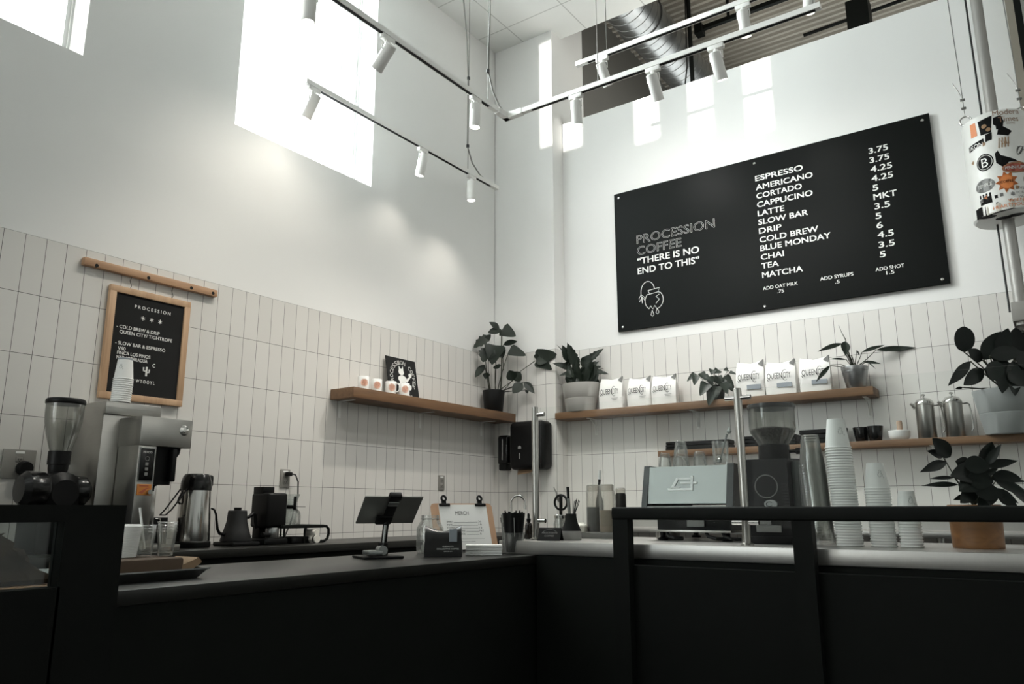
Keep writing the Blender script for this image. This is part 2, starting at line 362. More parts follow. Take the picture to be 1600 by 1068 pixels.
for i, (x, y, lab) in enumerate(((1.52, 1.35, 'black threaded rod with wires dropping behind the menu wall beside the round duct'),
                  (3.05, 1.9, 'black threaded rod with wires dropping behind the menu wall under the dark junction box'),
                  (3.75, 2.2, 'black threaded rod dropping behind the menu wall farthest from the round duct'))):
    t = thing('hanger_rod', lab, 'rod', (x, y, 4.8), group='hanger rods above the wall')
    MB().cyl((0, 0, 0), (0, 0, 2.03), 0.022).build('rod', BLACKMET, t)
    MB().tube([(-0.05, 0, 0), (-0.045, 0, .3), (-0.09, 0, .55), (-0.05, 0, .8), (-0.02, 0, 2.0)], 0.008).build('loose_wire', CORD, t)
    if i == 1: MB().box(-0.1, 0.1, -0.1, 0.1, 0.75, 1.2).build('junction_box', BLACKMET, t)
o = MB().tube([(2.3, 2.9, 6.49), (2.9, 2.9, 6.5), (4.6, 2.9, 6.55)], 0.02).build('conduit', BLACKMET); tag(o, 'thin black conduit running along the deck above the menu wall', 'conduit')

# ------------------------------------------------------------------ track lights
def rail_beam(mb, p, q, w=0.036, h=0.034):
    p, q = Vector(p), Vector(q)
    if abs(p.x-q.x) > abs(p.y-q.y): mb.box(min(p.x, q.x), max(p.x, q.x), p.y-w/2, p.y+w/2, p.z, p.z+h)
    else: mb.box(p.x-w/2, p.x+w/2, min(p.y, q.y), max(p.y, q.y), p.z, p.z+h)
def slot_in(mb, p, q):
    p, q = Vector(p), Vector(q); w = 0.022
    if abs(p.x-q.x) > abs(p.y-q.y): mb.box(min(p.x, q.x), max(p.x, q.x), p.y-w/2, p.y+w/2, p.z-0.001, p.z+0.004)
    else: mb.box(p.x-w/2, p.x+w/2, min(p.y, q.y), max(p.y, q.y), p.z-0.001, p.z+0.004)
ZA = 3.9; ZB = 4.4
t = thing('track_rail', 'long white track rail bent into an L at the room corner', 'light track', (1.14, -1.40, ZA))
m = MB(); rail_beam(m, (0, 0.02, 0), (0, -3.2, 0)); rail_beam(m, (-0.02, 0, 0), (2.20, 0, 0)); m.build('rail', WHITEPAINT, t)
m = MB(); slot_in(m, (0, -0.22, 0), (0, -3.2, 0)); slot_in(m, (0.22, 0, 0), (2.17, 0, 0)); m.build('slot', INK, t)
m = MB().box(-0.022, 0.022, -0.12, 0.022, -0.004, 0.037); m.box(-0.022, 0.14, -0.022, 0.022, -0.004, 0.037); m.build('corner_joint', WHITEPAINT, t)
MB().cyl((0.0, -0.23, 0.03), (0, -0.23, 1.7), 0.0028, n=6).build('suspension_wire', WIRE, t)
MB().tube([(0, -0.225, 1.7), (0.004, -0.215, 0.8), (-0.002, -0.222, 0.27), (0.0, -0.17, 0.14), (0, -0.09, 0.06), (0, -0.03, 0.045)], 0.006, 6).build('feed_cable', GREYCORD, t)
MB().tube([(0, -0.23, 0.262), (0, -0.23, 0.285)], 0.012, 8).build('cable_tie', CORD, t)
MB().cyl((0.76, 0, 0.03), (0.76, 0, 1.7), 0.0028, n=6).build('suspension_wire', WIRE, t)
MB().cyl((2.16, 0, 0.03), (2.16, 0, 1.7), 0.0028, n=6).build('suspension_wire', WIRE, t)
t = thing('track_rail', 'shorter white track rail hanging in front of the big window along the left wall', 'light track', (0.325, -0.41, ZA))
m = MB(); rail_beam(m, (0, 0, 0), (0, -2.165, 0)); m.build('rail', WHITEPAINT, t)
m = MB(); slot_in(m, (0, -0.1, 0), (0, -2.06, 0)); m.build('slot', INK, t)
MB().cyl((0, -0.42, 0.03), (0, -0.42, 1.7), 0.0028, n=6).build('suspension_wire', WIRE, t)
MB().cyl((0, -1.86, 0.03), (0, -1.86, 1.7), 0.0028, n=6).build('suspension_wire', WIRE, t)
MB().tube([(0, -0.52, 1.7), (0, -0.45, 1.25), (0, -0.43, 0.9), (0, -0.43, 0.25), (0, -0.36, 0.12), (0, -0.25, 0.05), (0, -0.2, 0.04)], 0.006, 6).build('feed_cable', GREYCORD, t)
for z in (.88, .24): MB().tube([(0, -0.425, z), (0, -0.425, z+.024)], 0.013, 8).build('cable_tie', CORD, t)
t = thing('track_rail', 'white track rail hanging nearest the menu wall under the open duct', 'light track', (1.50, -0.99, ZB))
m = MB(); rail_beam(m, (0, 0, 0), (2.6, 0, 0)); m.build('rail', WHITEPAINT, t)
m = MB(); slot_in(m, (0.1, 0, 0), (2.55, 0, 0)); m.build('slot', INK, t)
MB().cyl((0.26, 0, 0.03), (0.26, 0, 1.2), 0.0028, n=6).build('suspension_wire', WIRE, t)
MB().cyl((2.4, 0, 0.03), (2.4, 0, 1.2), 0.0028, n=6).build('suspension_wire', WIRE, t)
def spot(loc, aim, label, along='y', en=22, L=0.175, size=115, glow=True):
    t = thing('track_spotlight', label, 'spotlight', loc, group='white track spotlights')
    m = MB()
    if along == 'y': m.rbox(-0.016, 0.016, -0.05, 0.05, -0.03, 0.0, 0.003)
    else: m.rbox(-0.05, 0.05, -0.016, 0.016, -0.03, 0.0, 0.003)
    m.cyl((0, 0, -0.045), (0, 0, -0.028), 0.016); m.build('track_adapter', WHITEPAINT, t)
    a = Vector(aim).normalized(); q = a.to_track_quat('-Z', 'Y').to_matrix().to_4x4()
    piv = Vector((0, 0, -0.10)); top = piv-a*0.05; end = top+a*L
    side = q @ Vector((1, 0, 0))
    m = MB()
    for s in (-1, 1): m.tube([(side*s*0.008+Vector((0, 0, -0.044))), side*s*0.041+Vector((0, 0, -0.05)), side*s*0.042+piv], 0.004, 6)
    m.build('yoke', WHITEPAINT, t)
    m = MB(); m.x = Matrix.Translation(top) @ q
    m.lathe([(0, 0), (0.030, 0), (0.0365, -0.006), (0.0375, -L+0.004), (0.036, -L), (0.032, -L), (0.031, -L+0.012), (0, -L+0.012)], 28)
    m.build('housing', WHITEPAINT, t)
    m = MB(); m.x = Matrix.Translation(top) @ q
    m.lathe([(0.031, -L+0.009), (0.02, -L+0.005), (0, -L+0.004)], 24); m.build('lens', LENS, t)
    if en:
        l = lamp('bulb', 'SPOT', end+a*0.01, a, en, (1, 0.985, 0.95) if along == 'x' else (1, 0.94, 0.84), spot_size=radians(size), spot_blend=1.0, shadow_soft_size=0.03); l.parent = t
    return t
XA, YA = 1.14, -1.40
spot((XA, -3.22, ZA), (-0.10, 0.05, -1), 'white spotlight on the L rail, topmost before the big window', en=40.0)
spot((XA, -2.63, ZA), (-0.75, 0.0, -0.75), 'white spotlight on the L rail tilted left, right of the big window', en=24)
spot((XA, -1.77, ZA), (-0.02, 0, -1), 'white spotlight hanging straight down from the L rail just left of its corner', en=73.4)
spot((0.325, -2.50, ZA), (-0.40, -0.1, -0.85), 'white spotlight at the end of the short left rail, tilted, against the big window', en=1.4)
spot((0.325, -1.40, ZA), (-0.22, 0, -0.95), 'middle white spotlight of the short left rail, slightly tilted', en=4.2)
spot((0.325, -0.78, ZA), (0, 0, -1), 'white spotlight hanging straight down at the corner end of the short left rail', en=11)
spot((1.725, YA, ZA), (0.0, 0.10, -1), 'white spotlight hanging straight down from the L rail just right of its corner', 'x', 66.9, size=165)
spot((2.30, YA, ZA), (0.02, 0.52, -0.85), 'white spotlight on the L rail tilted at the menu wall, under the big duct', 'x', 16.2, size=165)
spot((2.72, YA, ZA), (0.06, 0.42, -0.90), 'white spotlight on the L rail with a glowing lens, tilted at the menu wall', 'x', 15.0, size=165)
spot((1.72, -0.99, ZB), (0.05, 0.55, -0.8), 'white spotlight half hidden behind the L rail, on the rail under the duct', 'x', 25.0, size=165)
spot((2.78, -0.99, ZB), (0.0, 0.3, -1), 'white spotlight hanging straight down from the rail nearest the menu wall', 'x', 17.9, size=165)
spot((3.20, -0.99, ZB), (-0.1, 0.1, -1), 'white spotlight at the top edge, behind the right end of the L rail', 'x', 5.6)

# ------------------------------------------------------------------ menu board
t = thing('menu_board', 'large black coffee menu board screwed to the right wall', 'menu board', (2.437, 0.160, 3.2125))
MB().rbox(-1.243, 1.243, -0.010, 0.006, -0.6225, 0.6225, 0.002, 1).build('panel', BOARD, t)
for x, z in ((-1.196, .579), (0.004, .579), (1.197, .579), (-1.196, -.587), (0.005, -.592), (1.198, -.587)):
    MB().lathe([(0, 0.004), (0.008, 0.003), (0.011, 0), (0.011, -0.02)], 12).build('screw', CHROME, t, (x, -0.012, z), (pi/2, 0, 0))
ox, oz = 2.437, 3.2125
def T2(nm, s, x0, x1, z, cap, b=0.028, outline=0):
    m = MB(); add_text(m, s, x0-ox, x1-ox, z-oz, cap, -0.0105, b, outline); m.build(nm, CHALK, t, smooth=False)
for s, x1, z in (('ESPRESSO', 2.804, 3.639), ('AMERICANO', 2.870, 3.563), ('CORTADO', 2.785, 3.492), ('CAPPUCINO', 2.858, 3.420), ('LATTE', 2.643, 3.347),
    ('SLOW BAR', 2.813, 3.275), ('DRIP', 2.611, 3.203), ('COLD BREW', 2.875, 3.131), ('BLUE MONDAY', 2.957, 3.062), ('CHAI', 2.613, 2.990), ('TEA', 2.569, 2.920), ('MATCHA', 2.741, 2.846)):
    T2('drink_name', s, 2.441, x1, z, 0.046)
for s, x1, z in (('3.75', 3.398, 3.637), ('3.75', 3.400, 3.565), ('4.25', 3.412, 3.494), ('4.25', 3.411, 3.422), ('5', 3.307, 3.350), ('MKT', 3.421, 3.281),
    ('3.5', 3.371, 3.209), ('5', 3.307, 3.136), ('6', 3.310, 3.065), ('4.5', 3.374, 2.994), ('3.5', 3.373, 2.920), ('5', 3.308, 2.849)):
    T2('price', s, 3.271, x1, z, 0.046)
for s, a, b, z in (('ADD OAT MILK', 2.439, 2.697, 2.749), ('.75', 2.545, 2.593, 2.708), ('ADD SYRUPS', 2.858, 3.086, 2.751), ('.5', 2.958, 2.990, 2.711), ('ADD SHOT', 3.234, 3.417, 2.753), ('1.5', 3.300, 3.351, 2.718)):
    T2('extra_line', s, a, b, z, 0.027, 0.02)
T2('slogan_line', '\u201cTHERE IS NO', 1.399, 1.947, 3.150, 0.058); T2('slogan_line', 'END TO THIS\u201d', 1.399, 1.945, 3.063, 0.058)
T2('outline_lettering', 'PROCESSION', 1.398, 2.092, 3.335, 0.078, outline=0.010); T2('outline_lettering', 'COFFEE', 1.398, 1.802, 3.233, 0.078, outline=0.010)
m = MB(); cx, cz, Y = 1.535-ox, 2.83-oz, -0.0115
stroke(m, [(cx-.05, cz+.075), (cx+.055, cz+.085), (cx+.04, cz+.05), (cx-.035, cz+.042), (cx-.05, cz+.075)], .006, Y)
stroke(m, [(cx-.035, cz+.042)]+arc(cx+.002, cz-.015, .082, 135, 235, 10)[0:], .006, Y)
stroke(m, [(cx+.04, cz+.05)]+arc(cx+.002, cz-.015, .082, 45, -55, 10), .006, Y)
stroke(m, [(cx-.045, cz-.082), (cx-.03, cz-.06), (cx-.012, cz-.09), (cx+.006, cz-.062), (cx+.025, cz-.092), (cx+.048, cz-.082)], .006, Y)
stroke(m, [(cx+.05, cz+.03), (cx+.02, cz+.012), (cx+.05, cz-.012), (cx+.018, cz-.045)], .006, Y)
stroke(m, arc(cx-.052, cz+.07, .062, 10, 172, 14, .085)+[(cx-.115, cz+.045)], .006, Y)
for a in ((-.135, .0), (-.11, -.015), (-.085, .005)): stroke(m, [(cx-.113, cz+.05), (cx+a[0], cz+a[1]+.02), (cx+a[0]*0.96, cz+a[1]-.01), (cx-.105, cz+.03)], .005, Y)
for dx, dz in ((-.018, -.125), (.028, -.112)): stroke(m, [(cx+dx, cz+dz+.025), (cx+dx+.014, cz+dz-.012), (cx+dx, cz+dz-.025), (cx+dx-.014, cz+dz-.012), (cx+dx, cz+dz+.025)], .005, Y)
m.build('broken_vase_drawing', CHALK, t)

# ------------------------------------------------------------------ letter board on its rail (local frame faces -y, so turned to face +x)
t = thing('peg_rail', 'light wooden rail fixed to the left tiled wall above the letter board', 'rail', (0.0, -3.308, 2.412))
MB().rbox(0, 0.038, -0.400, 0.400, -0.021, 0.021, 0.003).build('rail', PINEY, t)
for y in (-0.335, -0.043, 0.224, 0.369): MB().lathe([(0, 0.001), (0.010, 0.0005), (0.010, -0.01)], 12).build('screw_hole', INK, t, (0.0385, y, -0.008+y*0.012), (0, pi/2, 0))
t = thing('letter_board', 'black felt letter board in a light wood frame hanging from the wooden rail', 'letter board', (0.018, -3.312, 2.010), rot=(0, 0, pi/2))
m = MB(); w, h, f = 0.240, 0.312, 0.037
for a in ((-w, w, h-f, h), (-w, w, -h, -h+f)): m.rbox(a[0], a[1], -0.014, 0.014, a[2], a[3], 0.003)
for a in ((-w, -w+f), (w-f, w)): m.rbox(a[0], a[1], -0.0142, 0.0138, -h+f*.9, h-f*.9, 0.003)
m.build('frame', PINE, t)
MB().box(-w+.03, w-.03, -0.004, 0.004, -h+.03, h-.03).build('felt', FELT, t, smooth=False)
def T3(s, a, b, z, cap=0.0195):
    m = MB(); add_text(m, s, a+3.312, b+3.312, z-2.010, cap, -0.0055, 0.02); m.build('letter_line', CHALK, t, smooth=False)
for s, a, b in (('P R O C E S S I O N', -3.405, -3.192),): T3(s, a, b, 2.218)
for y in (-3.352, -3.301, -3.250):
    m = MB()
    for k in range(3):
        q = radians(60*k+30); stroke(m, [(y+3.312-.012*cos(q), .158-.012*sin(q)), (y+3.312+.012*cos(q), .158+.012*sin(q))], .004, -0.006)
    m.build('star', CHALK, t)
T3('- COLD BREW & DRIP', -3.494, -3.246, 2.090); T3('QUEEN CITY/ TIGHTROPE', -3.475, -3.166, 2.062)
T3('- SLOW BAR & ESPRESSO', -3.492, -3.203, 1.999); T3('V60', -3.475, -3.432, 1.970); T3('FINCA LOS PINOS', -3.476, -3.287, 1.946); T3('NAT. NICARAGUA', -3.477, -3.301, 1.920)
T3('W T O O Y L', -3.357, -3.247, 1.804)
m = MB(); x = -3.302+3.312
m.prism([(x-.005, -.164), (x+.005, -.164), (x+.005, -.112), (x-.005, -.112)], 1, -.008, -.005)
stroke(m, [(x, -.138), (x-.017, -.136), (x-.018, -.116)], .008, -0.006); stroke(m, [(x, -.145), (x+.015, -.142), (x+.016, -.124)], .008, -0.006)
stroke(m, arc(.053, -.099, .009, 60, 300, 10), .005, -0.006)
m.build('cactus_and_moon', CHALK, t)
for x in (-.127, .123): MB().tube([(x, 0, h+.002), (x+.006, 0, h+.016), (x, 0, h+.03), (x-.006, 0, h+.045), (x, 0.0, h+.06), (x+.002, 0, h+.07)], 0.002, 6).build('hanging_hook', WIRE, t)

# ------------------------------------------------------------------ shelves
def bracket(t, x, y, z):   # slim L bracket against the back wall
    m = MB().box(x-.012, x+.012, y-.004, y, z-.13, z).box(x-.012, x+.012, y-.15, y, z-.004, z); m.tube([(x, y-.006, z-.12), (x, y-.03, z-.05), (x, y-.1, z-.01)], .004, 6)
    return m.build('bracket', WHITEPAINT, t)
t = thing('wall_shelf', 'thick oak shelf on the left wall holding mugs and the corner plant', 'shelf', (0, 0, 0))
MB().rbox(0.001, 0.235, -1.94, -0.001, 1.870, 1.944, 0.004).build('board', OAKY, t)
m = MB()
for y in (-1.85, -1.0, -.2): m.box(0.001, 0.005, y-.012, y+.012, 1.75, 1.87).box(0.001, 0.15, y-.012, y+.012, 1.866, 1.87)
m.build('bracket', WHITEPAINT, t)
t = thing('wall_shelf', 'upper oak shelf on the right wall lined with coffee bags', 'shelf', (0, 0, 0))
MB().rbox(0.662, 3.17, -0.03, 0.173, 1.862, 1.920, 0.004).build('board', OAK, t)
for x in (0.95, 1.855, 3.10): bracket(t, x, 0.173, 1.862)
t = thing('wall_shelf', 'lower oak shelf on the right wall behind the espresso machine', 'shelf', (0, 0, 0))
MB().rbox(1.58, 5.2, -0.0, 0.173, 1.515, 1.560, 0.004).build('board', OAK, t)
for x in (1.75, 2.75, 3.47, 4.4): bracket(t, x, 0.173, 1.515)

# ------------------------------------------------------------------ counters
t = thing('back_counter', 'low black back counter along the left tiled wall', 'counter', (0, 0, 0))
MB().rbox(0.001, 0.62, -6.5, -0.001, 0.880, 0.922, 0.003).build('top', BLACKTOP, t)
MB().box(0.001, 0.58, -6.5, -0.002, 0.0, 0.88).build('cabinet', BLACK, t)
t = thing('service_bar', 'long black bar with dark top carrying the tablet and merch board', 'bar', (0, 0, 0))
MB().rbox(1.57, 2.215, -6.6, -1.95, 0.884, 0.922, 0.003).build('top', BLACKTOP, t)
MB().box(1.62, 2.205, -6.6, -1.97, 0, 0.884).build('front_panel', BLACK, t)
t = thing('espresso_bar', 'black bar with a thick stainless steel top under the espresso machine', 'bar', (0, 0, 0))
m = MB().rbox(2.02, 6.0, -2.69, -1.96, 0.9225, 0.980, 0.004); m.build('steel_top', STEELX, t)
MB().box(2.217, 6.0, -2.68, -1.98, 0, 0.9222).build('front_panel', BLACK, t)
t = thing('bar_guard_rail', 'black steel guard rail on posts in front of the steel bar', 'rail', (0, 0, 0))
MB().rbox(2.645, 6.0, -2.785, -2.725, 1.075, 1.124, 0.008, 3).build('top_rail', BLACKMET, t)
for x in (2.648, 3.348, 4.085, 4.8): MB().box(x, x+.066, -2.78, -2.73, 0.0, 1.076).build('post', BLACKMET, t)
m = MB().box(2.66, 6, -2.74, -2.692, 0.0, 0.90); m.build('lower_panel', BLACKMET, t)
t = thing('display_case', 'black framed pastry case front at the left end of the bar', 'display case', (2.222, 0, 0))
MB().box(0, 0.0495, -5.4, -4.566, 1.089, 1.127).build('top_rail', BLACKMET, t)
MB().box(0.0005, 0.049, -4.706, -4.566, 0.0, 1.0895).build('side_panel', BLACKMET, t)
MB().box(0.001, 0.049, -5.4, -4.70, 0.0, 0.946).build('front_panel', BLACKMET, t)
MB().box(0.001, 0.049, -5.4, -5.25, 0.9, 1.09).build('side_panel', BLACKMET, t)
MB().box(0.012, 0.016, -5.25, -4.706, 0.946, 1.09).build('glass_pane', glass('case_glass', (0.86, 0.90, 0.89), 0.03), t)
MB().box(-0.50, 0.0, -5.3, -4.62, 0.9225, 0.946).build('wooden_base', WALNUT, t)
# right-hand back counter against the right wall
t = thing('steel_back_counter', 'stainless back counter against the right tiled wall behind the bar', 'counter', (0, 0, 0))
MB().rbox(0.9, 5.5, -0.30, 0.172, 0.948, 0.982, 0.004).build('top', STEELX, t)
MB().box(0.9, 5.5, 0.165, 0.1735, 0.98, 1.035).build('upstand', STEELX, t)
m = MB()
for x in (1.0, 2.2, 3.5, 4.6): MB().cyl((x, -0.27, 0), (x, -0.27, 0.95), 0.02).build('leg', STEEL, t)
# ------------------------------------------------------------------ foliage
def leaf(mb, base, tip, width, shape='oval', nrm=None, fold=0.18, droop=0.12, n=9, wave=0.0):
    """leaf blade from base to tip; width across; nrm = rough facing direction"""
    base, tip = Vector(base), Vector(tip); ax = tip-base; L = ax.length
    nrm = Vector(nrm) if nrm else Vector((0.45, -0.75, 0.35))
    side = ax.cross(nrm).normalized(); nn = side.cross(ax).normalized()
    prof = {'oval': lambda u: sin(pi*u**0.85)**0.75, 'heart': lambda u: (1-u)**0.6*min(1, (u+0.06)*6)**0.5*1.15 if u < 0.999 else 0,
            'lance': lambda u: sin(pi*u**0.8), 'strap': lambda u: min(1, u*6)**.5*min(1, (1-u)*3.2)**0.7,
            'jag': lambda u: sin(pi*u**0.8)**.8, 'round': lambda u: (max(0, 1-(2*u-1)**2))**0.5}[shape]
    rows = []
    for i in range(n+1):
        u = i/n; w = width/2*max(0.02, prof(min(max(u, .004), .996)))
        if shape == 'jag' and i % 2: w *= 0.72
        c = base+ax*u-nn*(droop*L*(u*u-u*0.35))+Vector((0, 0, -droop*L*u*u*0.6))
        wv = wave*w*sin(u*14)
        rows.append([c-side*w+nn*(fold*w+wv), c-side*w*.5+nn*(fold*w*.45), c, c+side*w*.5+nn*(fold*w*.45), c+side*w+nn*(fold*w-wv)])
    vs = [p for r in rows for p in r]; fs = []
    for i in range(n):
        for k in range(4): a = i*5+k; fs.append((a, a+1, a+6, a+5))
    mb.add(vs, fs)
def bend(p, q, sag=0.1, n=7, out=None):
    p, q = Vector(p), Vector(q); o = Vector(out) if out else Vector((0, 0, 1))
    return [p.lerp(q, i/n)+o*sag*sin(pi*i/n)*(q-p).length for i in range(n+1)]
RH = Vector((rt.x, rt.y, 0)).normalized(); FH = Vector((fw.x, fw.y, 0)).normalized()
class Plant:
    """leaves are drawn in a sheet of (right, up) metres round the pot, each pushed nearer or farther by d"""
    def __init__(s, root, ox, oy, k, rise=0.0):
        s.r = root; s.o = (ox, oy, k); s.rise = rise; s.L = MB(); s.S = MB()
    def p(s, q):
        ox, oy, k = s.o; d = q[2] if len(q) > 2 else 0
        return RH*((q[0]-ox)*k)+Vector((0, 0, s.rise+(oy-q[1])*k))-FH*d
    def leaf(s, b, t, w, shape='oval', stem=None, nrm=None, sr=0.0028, **kw):
        B, Tp = s.p(b), s.p(t); leaf(s.L, B, Tp, w*s.o[2], shape, nrm, **kw)
        if stem:
            s.S.tube(bend(s.p(stem), B, random.uniform(-.05, .05), 6, RH), [sr*1.3]*3+[sr]*4, 5)
    lim = (None, .160)
    def done(s, lm=None, sm=None):
        if s.lim:
            for mb in (s.L, s.S):
                for v in mb.v:
                    w = s.r.location
                    if s.lim[0] is not None: v.x = max(v.x, s.lim[0]-w.x)
                    v.y = min(v.y, s.lim[1]-w.y+.004*random.random())
        if s.L.v: s.L.build('foliage', lm or LEAF, s.r, ang=60)
        if s.S.v: s.S.build('stems', sm or STEM, s.r)
def pot(root, r0, r1, h, mat, soil=True, wall=0.005, sx=1, sy=1, groove=None, name='pot'):
    prof = [(0, 0), (r0*.96, 0), (r0, 0.004)]
    if groove:
        g = groove; rr = r0+(r1-r0)*g/h; prof += [(rr, g-.003), (rr-.0025, g-.001), (rr-.0025, g+.001), (rr, g+.003)]
    prof += [(r1-.001, h-.003), (r1-.002, h), (r1-wall, h), (r1-wall-.003, h-.03), (r0*.6, h-.032), (0, h-.032)]
    MB().lathe(prof, 36, sx, sy).build(name, mat, root)
    if soil: MB().lathe([(0, h-.012), (r1*.5, h-.010), (r1-wall-.001, h-.016)], 24, sx, sy).build('soil', SOIL, root)

# monstera in the corner: sheet units = crop pixels, 4.21 px per photo pixel
t = thing('potted_monstera', 'tall split-leaf plant in a black pot at the corner end of the left shelf', 'potted plant', (0.125, -0.182, 1.944))
pot(t, 0.080, 0.100, 0.195, PLASTIC)
P = Plant(t, 1225, 545, 5.6/4.21/1000, 0.185)
so = (1235, 545)
for b, tp, w, sh, st, d in [((1275,125),(1185,150),44,'oval',(1270,540),.02), ((1262,118),(1195,72),34,'lance',None,.02), ((1280,122),(1372,170),78,'heart',(1272,540),0),
    ((1200,172),(1092,250),64,'jag',(1165,250),.05), ((1165,215),(1205,165),34,'oval',None,.05), ((1195,262),(1155,360),84,'jag',(1200,540),.1), ((1240,248),(1215,370),100,'heart',(1235,540),.12), ((1250,250),(1285,330),60,'oval',None,.11),
    ((1290,222),(1380,195),34,'oval',(1290,400),-.02), ((1330,265),(1440,305),64,'heart',(1250,540),.03), ((1165,372),(1104,455),38,'oval',(1195,540),.06),
    ((1182,418),(1172,462),34,'oval',(1205,540),.02), ((1240,378),(1258,404),40,'round',(1240,540),.1), ((1355,478),(1328,412),56,'oval',(1250,545),.08), ((1362,480),(1402,424),66,'oval',None,.08),
    ((1415,500),(1350,560),56,'oval',(1255,548),.1), ((1425,488),(1494,562),38,'lance',(1255,548),.08), ((1440,535),(1450,560),18,'lance',(1260,548),.03)]:
    q = (*st, 0) if st else None; P.leaf((*b, d), (*tp, d+.03), w*1.35, sh, q, sr=.0034, fold=random.uniform(.1, .35), droop=random.uniform(.02, .12))
P.S.tube([P.p((1270,545,0)), P.p((1278,420,.02)), P.p((1276,250,.02)), P.p((1276,125,.02))], [.007,.006,.005,.003], 6)
P.S.tube([P.p((1165,250,.05)), P.p((1175,400,.03)), P.p((1205,540,0))], .0035, 6)
P.S.tube([P.p((1290,540,.03)), P.p((1400,415,.05)), P.p((1500,345,.07))], .0035, 6)
P.leaf((1505,330,.07), (1680,300,.11), 120, 'heart', None, fold=.15); P.leaf((1508,345,.07), (1640,400,.10), 100, 'heart', None, fold=.2); P.leaf((1515,330,.07), (1500,300,.08), 34, 'round', None)
P.lim = (.012, -.012)
P.done()
# bird's nest plant: sheet = crop px 5.333 per photo px
t = thing('potted_fern', 'bushy serrated dark plant in a wide pale grey planter', 'potted plant', (0.872, 0.052, 1.92))
pot(t, 0.135, 0.172, 0.24, BEIGEPOT, sx=1, sy=.70, groove=.115, name='planter')
P = Plant(t, 410, 545, 5.4/5.333/1000, 0.20)
for b, tp, w, sh in [((385,400),(300,160),70,'jag'), ((390,380),(350,190),50,'jag'), ((320,330),(258,180),56,'lance'), ((430,360),(605,190),52,'jag'), ((430,370),(490,258),70,'lance'),
    ((440,390),(640,420),46,'jag'), ((440,400),(585,350),40,'jag'), ((450,420),(575,495),60,'lance'), ((400,420),(540,300),50,'lance'), ((400,430),(560,310),44,'jag'), ((370,400),(225,440),26,'lance'),
    ((360,380),(330,470),70,'lance'), ((400,400),(430,500),70,'lance'), ((350,380),(180,310),44,'lance'), ((330,360),(265,330),60,'oval'), ((420,420),(500,500),70,'oval'), ((340,420),(300,510),60,'oval'), ((400,410),(375,520),80,'oval'), ((470,420),(545,480),60,'oval'), ((450,380),(520,330),60,'oval'), ((350,420),(280,450),60,'oval'), ((380,340),(210,175),8,'strap'), ((420,330),(625,375),8,'strap')]:
    d = random.uniform(-.03, .09); P.leaf((*b, d*.5), (*tp, d), w*1.4, sh, None, fold=random.uniform(.1, .35), droop=random.uniform(-.03, .12), wave=.15, n=12)
for k in range(46):
    a = random.uniform(0, 2*pi); x = 410+random.uniform(-125, 125); P.leaf((410+(x-410)*.7, 515, random.uniform(0, .07)), (x+random.uniform(-30, 30), random.uniform(300, 430), random.uniform(-.02, .10)), 66, 'oval', None, nrm=(random.uniform(-.3, .8), -.8, random.uniform(.1, .8)))
P.done(LEAF)
# pothos
t = thing('potted_pothos', 'small trailing heart-leaf plant in a black pot between the two rows of coffee bags', 'potted plant', (2.065, 0.04, 1.92))
pot(t, 0.055, 0.070, 0.11, PLASTIC)
P = Plant(t, 590, 600, 4.87/4.853/1000, 0.0)
for b, tp, w in [((430,400),(362,455),44),((425,420),(405,490),60),((470,395),(500,450),60),((545,380),(530,420),56),((590,385),(560,410),60),((680,370),(640,375),40),((650,420),(715,510),74),((500,480),(440,570),84),((545,520),(505,640),86),((690,390),(735,405),30),
    ((560,430),(600,480),60),((600,420),(620,470),54),((660,490),(690,540),50),((520,430),(540,500),64),((620,480),(640,560),70),((580,500),(560,590),70),((480,430),(530,470),54),((640,440),(600,510),60),((560,390),(610,400),50)]:
    d = random.uniform(.02, .10); P.leaf((*b, d), (*tp, d+.02), w, 'heart', (590, 500, 0), fold=.25, droop=.1, sr=.0018)
P.done(LEAF2)
# long-leaved plant in bucket
t = thing('potted_philodendron', 'plant with long arching leaves in a galvanised bucket', 'potted plant', (3.052, 0.05, 1.92))
pot(t, 0.060, 0.090, 0.152, GALV, groove=.118, name='bucket')
P = Plant(t, 436, 405, 4.4/4.444/1000, 0.145)
for b, tp, w, st in [((345,240),(152,298),36,(425,400)),((372,222),(345,328),62,(430,400)),((500,292),(640,245),30,(445,400)),((580,285),(845,275),46,(450,402)),((370,350),(235,350),18,(430,402)),((260,390),(135,505),30,(415,405)),((500,362),(598,380),26,(445,402)),((520,360),(553,420),10,(450,402)),((450,285),(440,330),12,(440,402))]:
    d = random.uniform(0, .06); P.leaf((*b, d), (*tp, d+.05), w, 'lance', (*st, 0), fold=.3, droop=.05, sr=.0026)
P.S.tube([P.p((430,402,0)), P.p((405,290,.0)), P.p((392,200,0)), P.p((370,150,0)), P.p((354,98,0))], [.005,.004,.0035,.002,.0012], 6)
P.S.tube([P.p((260,390,.04)), P.p((330,385,.03)), P.p((415,405,0))], .0028, 6)
for k in range(4): P.S.tube([P.p((425+k*7,402,0)), P.p((360+k*18,270+k*15,.02))], .0035, 6)
P.done(LEAF)
